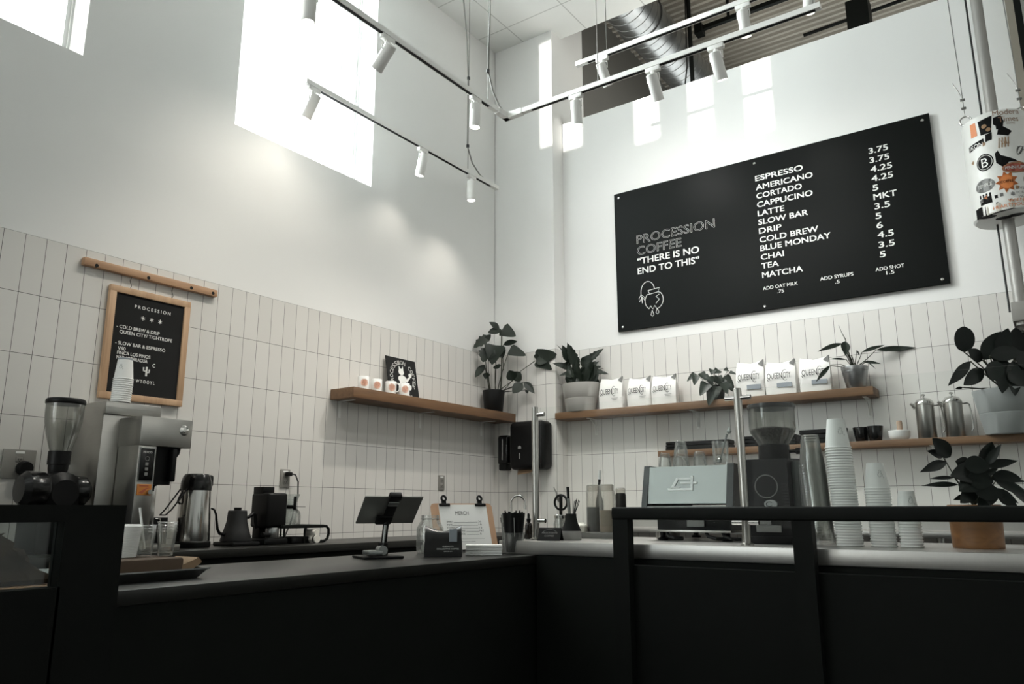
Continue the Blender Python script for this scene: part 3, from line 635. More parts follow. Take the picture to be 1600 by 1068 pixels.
# rubber plant far right on the lower shelf
t = thing('potted_rubber_plant', 'big rubber plant with round near-black leaves in a grey pot', 'potted plant', (3.905, 0.03, 1.56))
pot(t, 0.130, 0.178, 0.275, GREYPOT, sy=.8, groove=.13)
P = Plant(t, 1440, 610, 3.95/4.444/1000, 0.265)
for b, tp, w, sh, d in [((1180,335),(1182,155),150,'round',.02),((1280,400),(1170,330),96,'oval',.05),((1190,410),(995,582),74,'lance',.06),((1310,390),(1440,190),130,'oval',.02),((1400,370),(1470,175),110,'oval',.05),((1565,350),(1560,160),104,'round',.0),((1260,470),(1090,580),100,'oval',.08),
    ((1300,380),(1500,350),110,'oval',.1),((1120,590),(1045,605),20,'lance',.05),((1330,420),(1260,560),110,'oval',.12),((1440,420),(1400,660),100,'oval',.12),((1400,400),(1330,640),110,'oval',.1),((1500,400),(1540,600),130,'oval',.1),((1570,400),(1620,560),130,'oval',.08),((1360,440),(1280,520),90,'round',.06),((1480,360),(1580,470),140,'oval',.1),((1410,480),(1460,600),120,'oval',.13),((1480,300),(1520,420),90,'oval',.05),((1350,350),(1420,440),120,'oval',.06),
    ((1620,420),(1720,300),120,'oval',.02),((1640,480),(1780,520),120,'oval',.04),((1580,330),(1660,180),110,'oval',-.02)]:
    P.leaf((*b, d), (*tp, d+.03), w, sh, (1440, 600, 0), nrm=(0.5+random.uniform(-.3, .3), -.75, .15), sr=.004, fold=.1, droop=.03)
P.S.tube([P.p((1565,350,0)), P.p((1565,470,0)), P.p((1500,600,0))], .005, 6)
P.done(LEAF3)

# ------------------------------------------------------------------ left shelf things
def mug(y, x, label, rz=0, hand=True):
    t = thing('mug', label, 'mug', (x, y, 1.944), rz, group='white mugs on the left shelf')
    MB().lathe([(0, 0.002), (.034, 0), (.0395, .004), (.0405, .02), (.0405, .098), (.039, .100), (.0375, .098), (.0375, .01), (0, .008)], 28).build('body', PAPER, t)
    MB().tube([(.039, 0, .082), (.060, 0, .082), (.072, 0, .068), (.072, 0, .036), (.060, 0, .022), (.039, 0, .022)], .0055, 8).build('handle', PAPER, t)
    m = MB()
    for r in (.024, .017): m.tube([(r*cos(a*pi/12), 0.0006, .053+r*sin(a*pi/12)) for a in range(24)], .0016, 5, closed=True)
    for a in range(8): m.tube([(.006*cos(a*pi/4), .0006, .053+.006*sin(a*pi/4)), (.015*cos(a*pi/4+.3), .0006, .053+.015*sin(a*pi/4+.3))], .0022, 5)
    m.lathe([(0, .050), (.005, .053), (0, .056)], 8)
    m.wrap(.0407).build('orange_print', ORANGE, t, rot=(0, 0, radians(56)-rz))
    return t
mug(-1.765, .145, 'white mug with round orange print, leftmost of four on the left shelf', radians(137)); mug(-1.628, .135, 'white mug with round orange print, second from the left on the left shelf', radians(130))
mug(-1.492, .150, 'white mug with its handle to the right, just left of the black sleeve', radians(15)); mug(-1.365, .165, 'white mug standing in front of the black sleeve, nearest the plant', radians(140))
t = thing('record_sleeve', 'black square sleeve with white PROCESSION COFFEE lettering leaning on the wall behind the mugs', 'sleeve', (0.090, -1.275, 1.947), rot=(radians(-11), 0, radians(90)))
MB().rbox(-.165, .165, -.004, .004, 0, .325, .002, 1).build('sleeve', FELT, t)
m = MB(); s = 'PROCESSION COFFEE'; n = len(s)
for i, ch in enumerate(s):
    if ch == ' ': continue
    a = radians(208-i*(236/(n-1))); q = MB(); add_text(q, ch, -.013, .013, -.0, .036, 0, 0.02)
    rr = .108; c, sn = sin(a), cos(a)
    for v in q.v:
        x, z = v.x, v.z; v.x = rr*cos(a)+x*sin(a)+z*cos(a); v.z = .165+rr*sin(a)-x*cos(a)+z*sin(a); v.y = -.0048
    m.add([tuple(v) for v in q.v], q.f)
add_text(m, 'THERE IS NO END', -.085, .085, .014, .02, -.0048, .01)
m.build('white_lettering', CHALK, t, smooth=False)
m = MB()
m.prism(arc(-.005, .155, .048, 0, 360, 18, .03)[:-1], 1, -.0052, -.0045).prism(arc(-.012, .212, .030, 0, 360, 16, .026)[:-1], 1, -.0056, -.0046)
m.prism([(-.036, .225), (-.032, .262), (-.014, .235)], 1, -.0053, -.0045).prism([(-.004, .236), (.012, .262), (.014, .228)], 1, -.0053, -.0045)
m.prism([(.030, .150), (.075, .185), (.085, .175), (.04, .130)], 1, -.0053, -.0045).prism(arc(.085, .195, .018, 0, 360, 12)[:-1], 1, -.0053, -.0045).prism(arc(.065, .095, .022, 0, 360, 12)[:-1], 1, -.0053, -.0045)
m.prism([(.02, .14), (.055, .11), (.045, .095), (.0, .125)], 1, -.0053, -.0045).prism([(-.05, .06), (-.03, .06), (-.01, .135), (-.035, .145)], 1, -.0053, -.0045)
m.build('white_animal_drawing', CHALK, t, smooth=False)

# ------------------------------------------------------------------ coffee bags on the upper shelf
def white_bag(x, y, w, h, label, sub, rz=0.0, tieside=1):
    t = thing('coffee_bag', label, 'coffee bag', (x, y, 1.92), rz, group='white coffee bags on the upper shelf')
    nx, nz = 10, 12; dp = .085; vs = []; fs = []
    for sgn in (-1, 1):
        for j in range(nz+1):
            v = j/nz
            for i in range(nx+1):
                u = i/nx*2-1
                d = dp/2*(1-max(0, (v-.45)/.55)**1.3*0.93)*(1-.25*abs(u)**4)*(0.9+.16*sin(pi*min(1, v*1.4)))
                z = h*v-(.018*(1-abs(u))*max(0, (v-.7)/.3))+random.uniform(-.0012, .0012)
                xw = w/2*u*(1+.035*sin(pi*v)-.03*v)
                vs.append((xw, sgn*d+random.uniform(-.0018, .0018)+(.012*max(0, v-.8)*5 if sgn else 0), z))
    K = (nx+1)*(nz+1)
    for s in (0, 1):
        for j in range(nz):
            for i in range(nx): a = s*K+j*(nx+1)+i; fs.append((a, a+1, a+nx+2, a+nx+1))
    for j in range(nz):
        for i in (0, nx): a = j*(nx+1)+i; fs.append((a, a+nx+1, a+nx+1+K, a+K))
    for i in range(nx):
        for j in (0, nz): a = j*(nx+1)+i; fs.append((a, a+1, a+1+K, a+K))
    MB().add(vs, fs).build('bag', BAGWHITE, t, ang=70)
    MB().prism([(w*.30, h*.90), (w*.49, h*1.01), (w*.47, h*.80)], 1, -.016, .004).build('tin_tie', GREYINK, t)
    m = MB(); Y = -.0525
    add_text(m, 'QUEEN', -w*.40, w*.10, h*.46, h*.17, Y, .0); add_text(m, 'CITY', w*.14, w*.38, h*.46, h*.17, Y, .0)
    stroke(m, arc(w*.2, h*.54, w*.10, 60, 300, 14, h*.15), .0035, Y); stroke(m, [(-w*.41, h*.46), (-w*.37, h*.40)], .004, Y)
    m.build('lettering', INK, t, smooth=False)
    m = MB()
    if sub: m.rbox(-w*.10, w*.40, -.050, -.046, h*.20, h*.33, .001, 1); m.build('paper_label', BLUEGREY, t)
    else:
        stroke(m, [(w*.08, h*.33), (w*.36, h*.33)], .003, -.051); stroke(m, [(w*.1, h*.28), (w*.3, h*.28)], .002, -.051); m.build('small_print', GREYINK, t)
for a in ((1.170, .055, .205, .265, 'white coffee bag lettered QUEEN CITY beside the pale grey planter, leftmost of six', 0, .03),
          (1.425, .055, .200, .245, 'white coffee bag lettered QUEEN CITY, second from the pale grey planter', 0, -.02),
          (1.640, .055, .200, .240, 'white coffee bag lettered QUEEN CITY just left of the trailing plant', 0, .04),
          (2.330, .055, .205, .275, 'tall white coffee bag lettered QUEEN CITY behind the glass guard post', 1, .02),
          (2.552, .055, .215, .255, 'white coffee bag lettered QUEEN CITY with grey label, middle of the right-hand three', 1, -.04),
          (2.790, .055, .205, .255, 'white coffee bag lettered QUEEN CITY crossed by a drooping leaf beside the bucket plant', 1, .05)): white_bag(*a)

# ------------------------------------------------------------------ lower shelf things
ZL = 1.56
def black_box(x, w, h, lab, n):
    t = thing('tray_stack', lab, 'trays', (x, .08, ZL), group='black trays on the lower shelf')
    for k in range(n):
        z = k*h/n; MB().lathe([(0, z+.002), (.92, z+.002), (.97, z+h/n*.6), (1, z+h/n*.9), (.98, z+h/n*.9), (.93, z+.006), (0, z+.006)], 4, w*.70, .075).build('tray', PLASTIC, t, rot=(0, 0, 0)) if 0 else MB().rbox(-w/2+.002*k, w/2-.002*k, -.06, .06, z, z+h/n*.93, .004, 1).build('tray', PLASTIC, t)
black_box(1.700, .125, .068, 'small black tray stack at the left end of the lower shelf', 3)
black_box(1.968, .360, .066, 'long low black tray stack behind the glasses on the espresso machine', 2)
black_box(2.430, .400, .078, 'black tray stack behind the hopper of the tall grinder', 3)
black_box(2.752, .200, .100, 'tallest black tray stack, behind the column of clear cups', 3)
def tumbler(x, y, lab):
    t = MB().lathe([(0, 0), (.036, 0), (.038, .003), (.053, .098), (.052, .1), (.050, .098), (.035, .006), (0, .006)], 24).build('tumbler', PLASTIC_G, loc=(x, y, ZL)); tag(t, lab, 'cup', 'black tumblers on the lower shelf')
tumbler(2.915, .075, 'flared black tumbler mostly hidden left of the tall paper cup stack'); tumbler(3.045, .10, 'flared black tumbler just right of the tall paper cup stack, half hidden'); tumbler(3.140, .06, 'flared black tumbler beside the white mortar bowl')
o = MB().lathe([(0, 0), (.042, 0), (.050, .004), (.064, .022), (.067, .060), (.065, .062), (.060, .058), (.056, .02), (0, .012)], 32).build('bowl', PAPER, loc=(3.285, .07, ZL)); tag(o, 'white bowl with a wooden whisk standing in it on the lower shelf', 'bowl')
o = MB().lathe([(0, 0), (.026, 0), (.023, .025), (.018, .05), (.019, .075), (.0175, .078), (.0185, .10), (.016, .115), (0, .116)], 18).build('wooden_whisk', M('pale_bamboo', (.42, .30, .22), .7), loc=(3.290, .075, ZL+.012)); tag(o, 'pale wooden whisk handle standing up in the white bowl', 'whisk')
def press(x, lab):
    t = thing('french_press', lab, 'french press', (x, .055, ZL), group='steel french presses')
    MB().lathe([(0, 0), (.054, 0), (.056, .003), (.056, .215), (.058, .217), (.058, .225), (.050, .226), (0, .226)], 36).build('body', STEEL, t)
    MB().lathe([(.058, .225), (.056, .235), (.040, .255), (.015, .264), (.005, .266), (.005, .275), (.011, .278), (.012, .285), (.008, .290), (0, .291)], 28).build('lid', CHROME, t)
    MB().tube([(-.052, 0, .20), (-.068, 0, .222), (-.080, 0, .232)], [.016, .012, .007], 8).build('spout', CHROME, t)
    MB().tube([(.054, 0, .212), (.085, 0, .214), (.094, 0, .205), (.098, 0, .16), (.102, 0, .09), (.100, 0, .05), (.090, 0, .035)], .005, 8).build('handle', CHROME, t)
    t.rotation_euler = (0, 0, radians(8))
press(3.452, 'steel french press with its spout beside the white bowl, left one of two'); press(3.612, 'steel french press beside the rubber plant pot, right one of two')

# ------------------------------------------------------------------ pilaster fittings (face -y)
t = thing('soap_dispenser', 'narrow black soap dispenser on the corner pillar beside the paper towel box', 'soap dispenser', (.150, -.001, 1.60))
MB().rbox(-.058, .058, -.085, 0, -.10, .155, .022, 3).build('body', PLASTIC_G, t)
MB().rbox(-.040, .040, -.085, -.005, -.150, -.095, .010, 2).build('nozzle', PLASTIC, t)
MB().rbox(-.006, .006, -.0875, -.084, -.06, .12, .002, 1).build('window_strip', GREYINK, t)
t = thing('paper_towel_dispenser', 'large rounded black paper towel dispenser on the corner pillar', 'towel dispenser', (.452, -.001, 1.650))
MB().rbox(-.178, .178, -.17, 0, -.205, .205, .045, 4).build('housing', PLASTIC, t)
m = MB(); m.prism(arc(-.06, -.02, .016, 0, 180, 10)+[(-.076, -.03), (-.044, -.03)], 1, -.1715, -.168); m.rbox(-.066, -.054, -.1715, -.169, -.115, -.065, .001, 1); m.build('emblem', GREYINK, t)
MB().add([(-.12, -.09, -.173), (.10, -.09, -.173), (.02, -.13, -.232), (-.11, -.13, -.245), (-.12, -.096, -.173), (.10, -.096, -.173), (.02, -.134, -.232), (-.11, -.134, -.245)], [(0, 1, 2, 3), (7, 6, 5, 4), (0, 3, 7, 4), (1, 5, 6, 2), (2, 6, 7, 3), (0, 4, 5, 1)]).build('paper_towel', KRAFT, t, smooth=False)
def outlet(loc, rz, lab, w=.075, h=.118, name='wall_outlet'):
    t = thing(name, lab, 'outlet', loc, rz)
    MB().rbox(-w/2, w/2, -.008, 0, -h/2, h/2, .003).build('cover_plate', OUTLET, t)
    m = MB()
    for z in (-.022, .022): m.rbox(-.017, .017, -.0105, -.007, z-.014, z+.014, .003)
    m.build('socket', OUTLET, t); m = MB()
    for z in (-.022, .022):
        for x in (-.006, .006): m.box(x-.0012, x+.0012, -.0112, -.0100, z-.004, z+.005)
        m.box(-.002, .002, -.0112, -.0100, z-.011, z-.007)
    m.build('slots', INK, t); MB().rbox(-.02, .02, -.0095, -.0075, h/2-.020, h/2-.009, .001, 1).build('paper_label', PAPER, t)
    return t
outlet((.001, -2.290, 1.315), pi/2, 'grey wall outlet with a black plug and cord above the glass brewer')
outlet((.001, -.728, 1.330), pi/2, 'grey wall outlet without a plug above the merch clipboard')
outlet((.001, -3.885, 1.335), pi/2, 'large grey outlet plate behind the left grinder', .15, .14)
outlet((.001, -4.04, 1.335), pi/2, 'grey outlet plate at the left edge of the picture beside the grinder', .12, .14)
o = MB().lathe([(0, .0), (.034, 0), (.036, .02), (.030, .045), (0, .047)], 18).build('wall_plug', PLASTIC, loc=(.009, -3.865, 1.315), rot=(0, pi/2, 0)); tag(o, 'round black plug in the large grey outlet behind the left grinder', 'plug')
t = thing('power_plug', 'black plug and cord hanging from the outlet above the glass brewer', 'plug', (.012, -2.282, 1.345))
MB().rbox(0, .03, -.016, .022, -.014, .012, .004).build('plug_body', PLASTIC, t)
MB().tube([(.02, .018, 0), (.03, .045, -.005), (.035, .065, -.05), (.04, .065, -.13), (.05, .035, -.20), (.08, .0, -.27), (.10, -.04, -.33), (.12, -.08, -.38), (.13, -.1, -.42)], .005, 8).build('cord', CORD, t)
t = thing('wall_valve', 'round chrome valve knob on the left wall beside the brewer', 'valve', (0.001, -3.665, 1.325))
MB().lathe([(0, .04), (.018, .04), (.020, .03), (.012, .012), (.012, .004), (.03, .003), (.031, 0), (0, 0)], 20).build('knob', CHROME, t, rot=(0, pi/2, 0))
MB().tube([(.03, 0, 0), (.03, .0, -.1), (.05, -.01, -.4)], .007, 8).build('water_pipe', STEEL, t)
# ------------------------------------------------------------------ paper and plastic cups in stacks (each cup its own thing)
def cup_mesh(name, R, r, h, mat, logo=0.0, band=False, clear=False):
    """upside-down cup standing on its rim"""
    m = MB()
    if clear: m.lathe([(R+.0035, .0012), (R+.002, .004), (R, .005), (r+.002, h-.004), (r, h), (0, h)], 24)
    else: m.lathe([(R-.0008, .001), (R, 0), (R+.0030, .001), (R+.0038, .0032), (R+.0030, .0056), (R+.0004, .0062), (r, h), (r-.002, h), (r-.003, h-.008), (0, h-.008)], 28)
    o = m.build(name, mat)
    if logo:
        f = lambda z: R+(r-R)*z/h+.0004
        def decal(nm, fn, mt):
            q = MB(); fn(q); q.wrap(f).build(nm, mt, o, rot=(0, 0, radians(35)))
        c = h*.55; k = logo
        def vase(q):
            q.tube([(k*p[0], 0, c+k*p[1]) for p in ((-.5, .6), (.45, .7), (.35, .35), (.7, 0), (.45, -.65), (.1, -.5), (-.2, -.75), (-.6, -.45), (-.65, .1), (-.35, .35), (-.5, .6))], .0007, 4)
            q.tube([(k*p[0], 0, c+k*p[1]) for p in ((-.2, .6), (-.3, 1.1), (.1, 1.3), (.2, .8), (.5, 1.1))], .0006, 4)
            q.tube([(k*p[0], 0, c+k*p[1]) for p in ((.4, .3), (.1, .1), (.4, -.1), (.15, -.35))], .0006, 4); q.tube([(k*.9, 0, c-k*.6), (k*1.1, 0, c-k*.9), (k*.8, 0, c-k*1.1), (k*.9, 0, c-k*.6)], .0006, 4)
        decal('line_drawing', vase, GREYINK)
    if band:
        f2 = lambda z: R+(r-R)*z/h+.0003
        MB().lathe([(f2(h*.90), h*.90), (f2(h*.985), h*.985)], 28).build('blue_band', BLUEGREY, o)
    return o
def stack(R, r, h, n, pitch, x, y, z, mat, kind, top_label, rest_label, group, logo=0.0, band=False, clear=False, tilt=(0, 0)):
    for i in range(n):
        if i == 0: first = cup_mesh(kind, R, r, h, mat, clear=clear); c = first
        elif i == n-1 and (logo or band): c = cup_mesh(kind, R, r, h, mat, logo, band, clear)
        else: c = dup(first, (0, 0, 0))
        tag(c, top_label if i == n-1 else rest_label, 'cup', group)
        c.location = (x+tilt[0]*i*pitch+random.uniform(-.0006, .0006), y+tilt[1]*i*pitch, z+i*pitch)
ZS = 0.9805
stack(.0445, .031, .112, 37, .0100, 3.463, -2.45, ZS, PAPER, 'paper_cup', 'white paper cup with a line drawing on top of the tallest cup stack', 'white paper cup nested below the top of the tallest paper stack', 'paper cups in the tallest stack', logo=.014, tilt=(-.035, 0))
stack(.0415, .029, .096, 22, .0098, 3.576, -2.43, ZS, PAPER, 'paper_cup', 'white paper cup with a line drawing on top of the middle-height stack', 'white paper cup nested below the top of the middle-height paper stack', 'paper cups in the middle stack', logo=.013, tilt=(-.03, 0))
stack(.0355, .026, .078, 13, .0100, 3.668, -2.43, ZS, PAPER, 'paper_cup', 'small white paper cup with a line drawing on top of the shortest stack', 'small white paper cup nested below the top of the shortest stack', 'paper cups in the shortest stack', logo=.013, tilt=(-.02, 0))
stack(.0475, .030, .120, 31, .0099, 3.365, -2.45, ZS, CLEARCUP, 'plastic_cup', 'clear plastic cup on top of the clear stack beside the tall grinder', 'clear plastic cup nested in the clear stack beside the tall grinder', 'clear cups on the steel bar', clear=True, tilt=(-.05, 0))
stack(.0445, .034, .112, 12, .0105, .30, -3.575, 1.646, PAPER, 'paper_cup', 'white paper cup with a blue-grey band on top of the coffee brewer', 'white paper cup nested under the banded one on the coffee brewer', 'paper cups on the brewer', logo=.012, band=True, tilt=(.01, .03))

# ------------------------------------------------------------------ espresso machine (front panel faces -y)
t = thing('espresso_machine', 'silver espresso machine with black sides and a metal badge on the steel bar', 'espresso machine', (2.772, -2.30, 0.98))
m = MB()   # body block with sloped front
m.prism([(.03, .155), (.50, .155), (.50, .315), (.06, .322), (.05, .31)], 0, -.200, .200); m.build('body', PLASTIC, t)
m = MB().prism([(-.024, .160), (-.002, .160), (.022, .322), (.012, .324)], 0, -.186, .182); m.build('front_panel', SILVER, t)
m = MB().prism([(-.030, .128), (.0, .128), (.0, .150), (-.030, .148)], 0, -.186, .182); m.build('lower_trim', SILVER, t)
for sx in (-1, 1):
    a, b = (-.212, -.186) if sx < 0 else (.182, .212)
    MB().prism([(-.036, .125), (-.030, .165), (.012, .330), (.50, .325), (.50, .125)], 0, a, b).build('side_panel', M('dark_green_black_panel', (.012, .016, .014), .3), t)
MB().box(-.165, .175, .03, .48, .040, .130).build('lower_body', PLASTIC, t)
MB().rbox(-.19, .19, -.01, .49, .036, .046, .003).build('base_plate', STEEL, t)
for x in (-.15, .15):
    for y in (.05, .44): MB().lathe([(0, 0), (.022, 0), (.024, .008), (.012, .014), (.014, .036), (0, .036)], 14).build('foot', PLASTIC, t, (x, y, 0))
m = MB(); Y = -.030
def pol(pts): m.prism(pts, 1, Y, Y+.012)
pol([(-.115, .228), (-.120, .238), (-.085, .238), (-.010, .238), (-.010, .246), (-.0, .246), (-.0, .228)])
pol([(-.105, .240), (-.080, .285), (-.065, .285), (-.088, .245), (-.06, .245), (-.06, .240)])
pol([(-.070, .285), (-.005, .285), (-.005, .276), (-.075, .276)]); pol([(-.062, .266), (.018, .266), (.018, .257), (-.058, .257)]); pol([(-.012, .293), (.0, .293), (.0, .246), (-.012, .246)])
m.x = Matrix.Identity(4); b = m.build('badge', M('badge_silver', (.60, .61, .60), .4, .3), t, loc=(.03, -.036, -.012), rot=(radians(-12.4), 0, 0))
m = MB().rbox(-.02, .06, .020, .029, .060, .088, .001, 1); m.build('rating_label', GREYINK, t)
m = MB().lathe([(.0, 0), (.052, 0), (.056, .01), (.056, .045), (.050, .05), (0, .05)], 20); m.build('drip_tray_cup', STEEL, t, (-.17, .15, .0))
for i, (dx, wv) in enumerate(((-.125, .05), (.06, .06), (.135, .05))):
    MB().tube([(dx, .03, .045), (dx+.02, .01, .02), (dx+wv, .0, .012), (dx+wv+.03, .03, .01)], .008, 8).build('hose', RUBBER, t)
def gl(name, lab, x, y, z, R, r, h, inv=True, grp='glasses on the espresso machine', ribs=0):
    pr = [(R-.002, 0), (R, .001), (r, h-.006), (r-.004, h), (0, h), (0, h-.006), (r-.006, h-.008), (R-.0022, .001)] if inv else [(0, 0), (r-.003, 0), (r, .004), (R, h), (R-.002, h), (r-.003, .008), (0, .008)]
    o = MB().lathe(pr, 24).build(name, CLEAR, loc=(x, y, z)); return tag(o, lab, 'glass', grp)
zt = 0.98+.330; yt = -2.20
gl('drinking_glass', 'small glass upside down at the left end of the espresso machine top', 2.625, yt, zt, .030, .024, .062)
gl('drinking_glass', 'lower upside-down glass of the pair stacked on the espresso machine', 2.705, yt, zt, .039, .031, .072)
gl('drinking_glass', 'upper upside-down glass of the pair stacked on the espresso machine', 2.706, yt, zt+.058, .033, .024, .058)
gl('drinking_glass', 'small upside-down glass between the stacked pair and the glass of spoons', 2.795, yt, zt, .031, .025, .062)
gl('spoon_glass', 'upright glass holding spoons on the espresso machine', 2.895, yt, zt, .037, .033, .105, False)
for k, (dx, lab) in enumerate(((.035, 'steel spoon sticking out of the upright glass on the espresso machine'),)):
    m = MB(); m.tube([(2.888, yt, zt+.012), (2.905, yt, zt+.06), (2.895+dx, yt, zt+.135)], [.004, .003, .005], 8); m.lathe([(0, -.012), (.012, 0), (0, .022)], 12, 1, .4, 2.897+dx+.008, yt)
    for v in m.v[-14:]: v.z += zt+.145
    tag(m.build('spoon', SILVER), lab, 'spoon')
m = MB(); m.lathe([(0, 0), (.012, .004), (.014, .016), (0, .03)], 12); tag(m.build('metal_shaker', CHROME, loc=(2.885, yt+.004, zt+.009)), 'small round steel bowl of a spoon inside the upright glass', 'spoon')

# ------------------------------------------------------------------ tall grinder
t = thing('coffee_grinder', 'tall black coffee grinder with a clear hopper of beans on the steel bar', 'grinder', (3.166, -2.33, 0.98))
m = MB().prism([(-.085, .0), (.30, 0), (.30, .30), (.20, .345), (-.075, .335), (-.085, .31)], 0, -.088, .078); m.build('body', PLASTIC, t)
m = MB().rbox(-.088, .085, -.11, .30, 0, .03, .004); m.build('base', PLASTIC, t)
MB().rbox(.078, .108, -.03, .25, .03, .325, .004).build('side_panel', M('dark_grey_panel', (.06, .068, .065), .4), t)
m = MB()
for k in range(12): m.box(.052, .074, -.0875, -.083, .10+.012*k, .104+.012*k)
m.build('vent_slots', RUBBER, t)
MB().tube([(.045*cos(a*pi/16)-.01, -.0865, .225+.045*sin(a*pi/16)) for a in range(32)], .0022, 5, closed=True).build('dial_ring', GREYINK, t)
MB().lathe([(0, .004), (.026, .0035), (.028, 0), (.028, -.004)], 28, 1, .62).build('oval_badge', SILVER, t, (.005, -.087, .155), (pi/2, 0, 0))
MB().tube([(.013*cos(a), -.0915, .155+.009*sin(a)) for a in [radians(40+i*28) for i in range(11)]], .0012, 5).build('badge_mark', INK, t)
MB().lathe([(0, .33), (.062, .33), (.064, .345), (.062, .395), (.05, .40)], 28).build('hopper_collar', PLASTIC, t, (0, .02, 0))
MB().cyl((.03, .02, .368), (.092, .02, .368), .007).cyl((.09, .02, .368), (.112, .02, .368), .013).build('lever', PLASTIC, t)
MB().lathe([(.052, .385), (.060, .40), (.090, .448), (.094, .465), (.094, .555), (.0925, .555), (.0925, .465), (.0885, .449), (.058, .401), (.05, .386)], 40).build('hopper', HOPPER, t, (0, .02, 0))
MB().lathe([(0, .39), (.056, .40), (.087, .448), (.089, .462), (.06, .468), (.02, .474), (0, .472)], 30).build('beans', COFFEE, t, (0, .02, 0))
MB().lathe([(.096, .548), (.097, .556), (.095, .566), (.06, .569), (0, .570)], 36).build('hopper_lid', M('smoked_lid', (.03, .03, .03), .25), t, (0, .02, 0))
m = MB().rbox(-.06, -.0, -.090, -.084, .075, .10, .001, 1).rbox(-.06, .04, -.090, -.084, .045, .072, .001, 1); m.build('warning_label', GREYINK, t)

# ------------------------------------------------------------------ glass guard on the steel bar
t = thing('glass_guard', 'clear glass splash guard held by brushed steel posts along the steel bar', 'glass guard', (0, -2.56, 0.98))
for x in (2.136, 3.112):
    MB().lathe([(0, 0), (.026, 0), (.026, .006), (.016, .010), (.016, .606), (.014, .610), (0, .610)], 24).build('post', STEEL, t, (x, 0, 0))
    for z in (.085, .572):
        for s in ((1,) if x < 3 else (-1, 1)): MB().cyl((x+s*.012, 0, z), (x+s*.052, 0, z), .010).build('clamp', CHROME, t)
m = MB().box(2.166, 3.075, -.004, .004, .065, .603); m.build('glass_panel', GUARD, t)
m = MB().box(3.150, 5.2, -.004, .004, .065, .603); m.build('glass_panel', GUARD, t)

# ------------------------------------------------------------------ small things on the steel bar, left end
t = thing('dropper_bottle', 'small brown dropper bottle beside the left guard post', 'bottle', (2.062, -2.51, 0.9805))
MB().lathe([(0, 0), (.0165, 0), (.018, .003), (.018, .060), (.015, .070), (.008, .076), (.008, .082), (0, .082)], 20).build('bottle', BROWNGLASS, t)
MB().lathe([(.010, .078), (.0105, .092), (.008, .094), (.006, .098), (.0065, .110), (.004, .117), (0, .118)], 16).build('dropper_cap', PLASTIC, t)
t = thing('table_sign', 'little black folded card sign with faint lettering beside the guard post', 'sign', (2.240, -2.60, 0.981), radians(14))
MB().prism([(-.03, 0), (0, .055), (.03, 0), (.027, 0), (0, .050), (-.027, 0)], 0, -.052, .052).build('card', INK, t)
m = MB(); add_text(m, 'PROCESSION', -.035, .035, .030, .007); add_text(m, 'COFFEE', -.022, .022, .017, .007); stroke(m, arc(0, .02, .04, 25, 155, 12, .028), .0012)
for v in m.v: v.y = -.0305+v.z*.03/.055
m.build('lettering', GREYINK, t, smooth=False)
t = thing('mason_jar', 'glass jar holding scissors and tools behind the small card sign', 'jar', (2.192, -2.43, 0.9805))
MB().lathe([(0, 0), (.034, 0), (.036, .004), (.036, .070), (.031, .085), (.031, .104), (.0295, .104), (.0295, .085), (.034, .069), (.034, .007), (0, .006)], 24).build('jar', CLEAR, t)
MB().lathe([(.0325, .094), (.033, .108), (.031, .110), (.031, .094)], 24).build('metal_band', CHROME, t)
t = thing('scissors', 'black-handled scissors standing handle-up in the glass jar', 'scissors', (2.192, -2.43, 0.99))
m = MB().tube([(.0+.034*cos(a*pi/14), 0, .158+.034*sin(a*pi/14)) for a in range(28)], .0055, 8, closed=True); m.build('handle', PLASTIC, t)
MB().prism([(-.006, .015), (.004, .005), (.008, .13), (-.008, .13)], 1, -.003, .003).build('blades', STEEL, t); MB().rbox(-.007, .007, -.006, .006, .10, .19, .003).build('grip', PLASTIC, t)
m = MB().tube([(.015, .01, .02), (-.012, .01, .16), (-.048, .01, .235)], .0022, 6); leaf(m, (-.02, .01, .16), (-.036, .01, .225), .012, 'lance'); tag(m.build('cocktail_spoon', STEEL, loc=(2.192, -2.425, 0.985)), 'thin bent steel spoon rising left out of the jar of scissors', 'spoon')
t = thing('tool_vase', 'black and grey flared vase holding brushes and a marker', 'vase', (2.282, -2.49, 0.9805))
MB().lathe([(0, 0), (.044, 0), (.046, .003), (.046, .040)], 28).build('grey_base', M('concrete_grey', (.34, .335, .32), .8), t)
MB().lathe([(.046, .040), (.044, .044), (.030, .078), (.025, .100), (.025, .116), (.022, .116), (.022, .10), (.03, .07), (.03, .05), (0, .045)], 28).build('black_neck', INK, t)
t = thing('marker', 'grey marker pen with a black cap standing in the flared vase', 'pen', (2.276, -2.49, 1.045), rot=(0, radians(-3), 0))
MB().cyl((0, 0, 0), (0, 0, .12), .0075).build('barrel', GREYINK, t); MB().cyl((0, 0, .12), (0, 0, .172), .0065).build('cap', INK, t)
m = MB()
for k in range(5): m.tube([(0, 0, 0), (.006+.003*k, 0, .05), (.010+.007*k, .004*(k % 2), .105-.006*abs(k-2))], .0016, 5)
tag(m.build('bristle_brush', RUBBER, loc=(2.288, -2.485, 1.06)), 'thin black bristle brush fanning out of the flared vase', 'brush')
o = MB().rbox(-.105, .11, -.075, .10, 0, .026, .003).build('bar_mat', M('grey_bar_mat', (.16, .16, .15), .7), loc=(2.285, -2.20, .9805)); tag(o, 'low grey mat tray under the squeeze bottles', 'mat')
b = bmesh.new(); bmesh.ops.create_icosphere(b, subdivisions=3, radius=.03)
for v in b.verts: v.co *= 1+random.uniform(-.22, .22); v.co.z = max(-.018, v.co.z*.9)
m = MB().bm(b); tag(m.build('crumpled_cloth', CREAM, loc=(2.195, -2.255, 1.026), ang=80), 'crumpled off-white cloth at the foot of the squeeze bottles', 'cloth')
